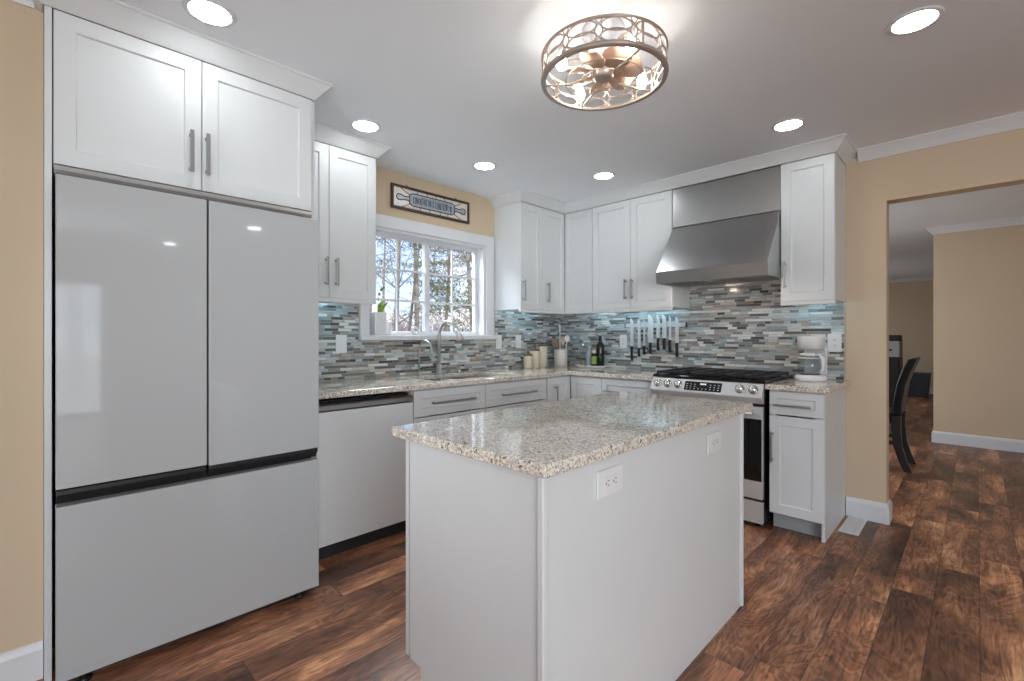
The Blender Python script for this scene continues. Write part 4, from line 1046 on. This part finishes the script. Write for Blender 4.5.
for k in range(4):
    th = 2 * PI * k / 4 + 1.15; c_ = (0.188 * math.cos(th), 0.188 * math.sin(th), -0.168)
    so = MB().lathe([(0, 0.03), (0.013, 0.03), (0.013, 0.055), (0, 0.055)], c_, 14).build('bulb_socket', 'trimwhite', fl)
    MB().tube([(0.07 * math.cos(th), 0.07 * math.sin(th), -0.10), (c_[0], c_[1], c_[2] + 0.0552)], 0.004, 6).build('socket_arm', 'bronze', so)
    MB().lathe([(0, -0.034), (0.012, -0.030), (0.020, -0.014), (0.020, 0.002), (0.012, 0.022), (0.010, 0.0295), (0, 0.0295)], c_, 16).build('bulb', 'bulb', so)

# ------------------------------------------------------------------ floor register
vt = thing('floor_vent', 'white slotted floor register beside the right base cabinet', 'floor vent', (2.556, -0.19, 0.0005))
m = MB().cells([-0.052, -0.036, 0.036, 0.052], [-0.17, -0.15, 0.15, 0.17], lambda i, j: not (i == 1 and j == 1), 0.0, 0.006)
m.build('frame', 'plate', vt, 0.002)
m = MB()
for i in range(24):
    y = -0.147 + i * 0.0125; m.box(-0.0355, 0.0355, y, y + 0.006, 0.001, 0.005)
m.box(-0.003, 0.003, -0.1495, 0.1495, 0.0012, 0.0052)
m.build('louvers', 'plate', vt)
B(-0.0355, 0.0355, -0.1495, 0.1495, 0.0, 0.0008).build('duct', 'slot', vt)

# ------------------------------------------------------------------ far room furniture
ch = thing('dining_chair', 'black leather dining chair with curved rear legs, beyond the doorway', 'chair', (2.42, 1.80, 0), 0)
def csec(pts, y0, y1): return MB().prism(pts, 'y', y0, y1)
fb = [(0.155, 0.50), (0.160, 0.62), (0.185, 0.78), (0.225, 0.92), (0.262, 1.005)]; bk = [(0.325, 1.015), (0.290, 0.92), (0.245, 0.78), (0.222, 0.62), (0.215, 0.50)]
csec(fb + bk, -0.225, 0.225).build('backrest', 'leather', ch, 0.012, 3)
B(-0.25, 0.153, -0.235, 0.235, 0.425, 0.515).build('seat', 'leather', ch, 0.02, 3)
for y in (-0.215, 0.175):
    csec([(0.158, 0.424), (0.200, 0.424), (0.215, 0.498), (0.160, 0.498)], y, y + 0.04)
    csec([(0.145, 0.497), (0.216, 0.497), (0.214, 0.36), (0.224, 0.22), (0.256, 0.10), (0.292, 0.0), (0.234, 0.0), (0.194, 0.10), (0.160, 0.22), (0.147, 0.36)], y, y + 0.04).build('leg', 'black', ch, 0.004)
    B(-0.245, -0.205, y, y + 0.04, 0.0, 0.424).build('leg', 'black', ch, 0.004)
    B(-0.2045, 0.160, y + 0.01, y + 0.03, 0.23, 0.26).build('stretcher', 'black', ch, 0.002)
sd_ = thing('side_cabinet', 'tall black cabinet with a white front box on top, far beyond the doorway', 'cabinet', (2.08, 5.2, 0))
B(-0.24, 0.24, -0.2, 0.2, 0.04, 0.90).build('body', 'black', sd_, 0.004)
B(-0.22, 0.22, -0.18, 0.18, 0.0, 0.039).build('plinth', 'black', sd_)
for x in (-0.232, 0.002): B(x, x + 0.23, -0.2155, -0.2005, 0.06, 0.88).build('door', 'black', sd_, 0.003)
pr = thing('printer', 'grey and black boxy machine on the tall black cabinet beyond the doorway', 'printer', (2.08, 5.2, 0.901))
B(-0.24, 0.24, -0.19, 0.19, 0.0, 0.235).build('body', 'greyplastic', pr, 0.01)
B(-0.236, 0.236, -0.186, 0.186, 0.2355, 0.325).build('lid', 'black', pr, 0.01)
B(-0.15, 0.15, -0.196, -0.1905, 0.09, 0.12).build('paper_slot', 'slot', pr)
bn = thing('storage_bin', 'dark slate box on the floor by the far wall beyond the doorway', 'bin', (2.25, 8.55, 0))
m = MB()
for z, sx, sy in ((0, 0.19, 0.16), (0.44, 0.22, 0.19)): m.v += [(-sx, -sy, z), (sx, -sy, z), (sx, sy, z), (-sx, sy, z)]
fs = [(0, 3, 2, 1), (4, 5, 6, 7)] + [(i, (i + 1) % 4, 4 + (i + 1) % 4, 4 + i) for i in range(4)]
m.f += fs; m.sm += [False] * 6; m.build('body', 'slate', bn, 0.008)
B(-0.228, 0.228, -0.198, 0.198, 0.4405, 0.475).build('lid', 'slate', bn, 0.006)

# ------------------------------------------------------------------ outdoors
GZ = -0.6
struct(B(-70, 60, -60, 80, GZ - 0.3, GZ).build('ground', 'leaflitter'))
def grow(m, p, d, L_, r, depth, rnd, tips, minr=0.006, droop=0.0):
    n = 4; pts, rs = [p.copy()], [r]
    for i in range(n):
        d = (d + Vector((rnd.uniform(-1, 1), rnd.uniform(-1, 1), rnd.uniform(-0.5, 0.8) - droop)) * 0.14).normalized()
        p = p + d * (L_ / n); pts.append(p.copy()); rs.append(max(minr * .6, r * (1 - 0.45 * (i + 1) / n)))
    m.tube(pts, rs, 6 if r > 0.03 else 4, caps=False)
    tips.append(p.copy())
    if depth <= 0: return
    for i in range(2 if depth > 1 else 3):
        a = rnd.uniform(0, 2 * PI); sp_ = rnd.uniform(0.45, 0.95)
        o = d.orthogonal().normalized(); o.rotate(Matrix.Rotation(a, 3, d))
        q = pts[rnd.randrange(2, n + 1)]
        grow(m, q, (d * math.cos(sp_) + o * math.sin(sp_)).normalized(), L_ * rnd.uniform(0.5, 0.75), rs[-1] * 0.75, depth - 1, rnd, tips, minr, droop)
def bare_tree(label, x, y, h, r, seed, mat='bark', lean=(0, 0)):
    rnd = random.Random(seed); o = thing('bare_tree', label, 'tree', (x, y, GZ), 0, 'bare trees outside the window')
    m = MB(); tips = []; pts, rs = [], []
    n = 9
    for i in range(n + 1):
        t = i / n; pts.append(Vector((lean[0] * t * h + 0.12 * math.sin(3 * t + seed), lean[1] * t * h + 0.12 * math.cos(2.3 * t + seed), h * t))); rs.append(r * (1 - 0.8 * t))
    m.tube(pts, rs, 9); m.build('trunk', mat, o)
    b = MB()
    for k in range(18):
        i = rnd.randrange(2, n + 1); a = rnd.uniform(0, 2 * PI)
        d = Vector((math.cos(a), math.sin(a), rnd.uniform(0.35, 1.1))).normalized()
        grow(b, pts[i].copy(), d, rnd.uniform(0.9, 2.0), rs[i] * 0.34, 3, rnd, tips, 0.007)
    b.build('branches', mat, o); return o
def pine(label, x, y, h, r, seed, first=0.25, nb=26, reach=2.2, mat='palebark'):
    rnd = random.Random(seed); o = thing('pine_tree', label, 'tree', (x, y, GZ), 0, 'pine trees outside the window')
    pts = [Vector((0.1 * math.sin(i * .9 + seed), 0.1 * math.cos(i * .7 + seed), h * i / 8)) for i in range(9)]; rs = [r * (1 - 0.7 * i / 8) for i in range(9)]
    MB().tube(pts, rs, 9).build('trunk', mat, o)
    b = MB(); lv = MB(); tips = []
    for k in range(nb):
        t = first + (1 - first) * (k + rnd.random()) / nb; a = rnd.uniform(0, 2 * PI)
        p = Vector((0.1 * math.sin(t * 8 * .9 + seed), 0.1 * math.cos(t * 8 * .7 + seed), h * t))
        d = Vector((math.cos(a), math.sin(a), rnd.uniform(-0.05, 0.3))).normalized()
        grow(b, p, d, reach * (1.05 - t * 0.8) * rnd.uniform(0.6, 1.0), 0.03, 1, rnd, tips)
    b.build('branches', mat, o)
    for tp in tips:
        for k in range(64):
            c_ = tp + Vector((rnd.gauss(0, .30), rnd.gauss(0, .30), rnd.gauss(0, .085)))
            d = Vector((rnd.uniform(-1, 1), rnd.uniform(-1, 1), rnd.uniform(-0.2, 1))).normalized(); s_ = d.orthogonal().normalized() * 0.020
            e = c_ + d * rnd.uniform(0.10, 0.2)
            lv.add([c_ - s_, c_ + s_, e], [(0, 1, 2)])
    lv.build('needles', 'needles', o, fix=False); return o
def outp(u, dist):
    """ground point outside seen behind image column u at a given distance from the camera"""
    r = (u - 512) / F_PX; s_, c_ = math.sin(YAW), math.cos(YAW)
    d = Vector((-s_ + c_ * r, c_ + s_ * r)).normalized() * dist
    return cam_o.location.x + d.x, cam_o.location.y + d.y
TREES = [('b', 396, 14.0, 9.5, 0.085, 'straight leafless tree behind the left window sash, nearest its muntin', 'bark', (0, 0)),
         ('p', 471, 18.5, 9.5, 0.11, 'broad green pine behind the right window sash', 0.10, 46, 2.6),
         ('b', 420, 22.0, 10.0, 0.065, 'leafless tree just left of the middle window post', 'bark', (-0.05, -0.03)),
         ('b', 446, 26.0, 10.5, 0.10, 'distant leafless tree behind the right window sash', 'bark', (0.03, 0.02)),
         ('p', 372, 27.8, 15.0, 0.15, 'pine whose needles fill the upper left window panes', 0.30, 46, 3.2),
         ('b', 408, 33.5, 12.0, 0.13, 'leaning leafless tree behind the left window sash', 'bark', (0.05, 0.09)),
         ('p', 447, 38.5, 14.0, 0.12, 'further pine with sparse needles behind the right window sash', 0.25, 34, 3.2),
         ('b', 384, 42.0, 13.0, 0.16, 'spreading leafless tree seen above the potted plant', 'palebark', (0.0, 0.02)),
         ('p', 416, 48.0, 19.0, 0.24, 'tall distant pine behind the left window sash', 0.55, 26, 3.4)]
for i, (kd, u, dist, h, r, lab, a, b, *c) in enumerate(TREES):
    x, y = outp(u, dist)
    if kd == 'b': bare_tree(lab, x, y, h, r, 11 + i * 6, a, b)
    else: pine(lab, x, y, h, r, 31 + i * 7, a, b, c[0])
# brown leafless thicket at the edge of the wood
rnd = random.Random(70); th_ = MB()
for k in range(330):
    x, y = outp(rnd.uniform(366, 492), rnd.uniform(57, 64))
    a = rnd.uniform(0, 2 * PI); s_ = rnd.uniform(0.0, 0.5)
    grow(th_, Vector((x, y, GZ)), Vector((math.cos(a) * s_, math.sin(a) * s_, 1)).normalized(), rnd.uniform(1.8, 3.4), 0.035, 2, rnd, [], 0.02)
tag(th_.build('undergrowth', 'brush', None, fix=False), 'brown leafless thicket at the edge of the wood outside the window', 'undergrowth', kind='stuff')
# a tree outside the glass door, seen only in the refrigerator's reflection
bare_tree('leafless tree beyond the glass door, mirrored in the refrigerator', 17.0, -3.2, 9.0, 0.2, 81, 'bark')
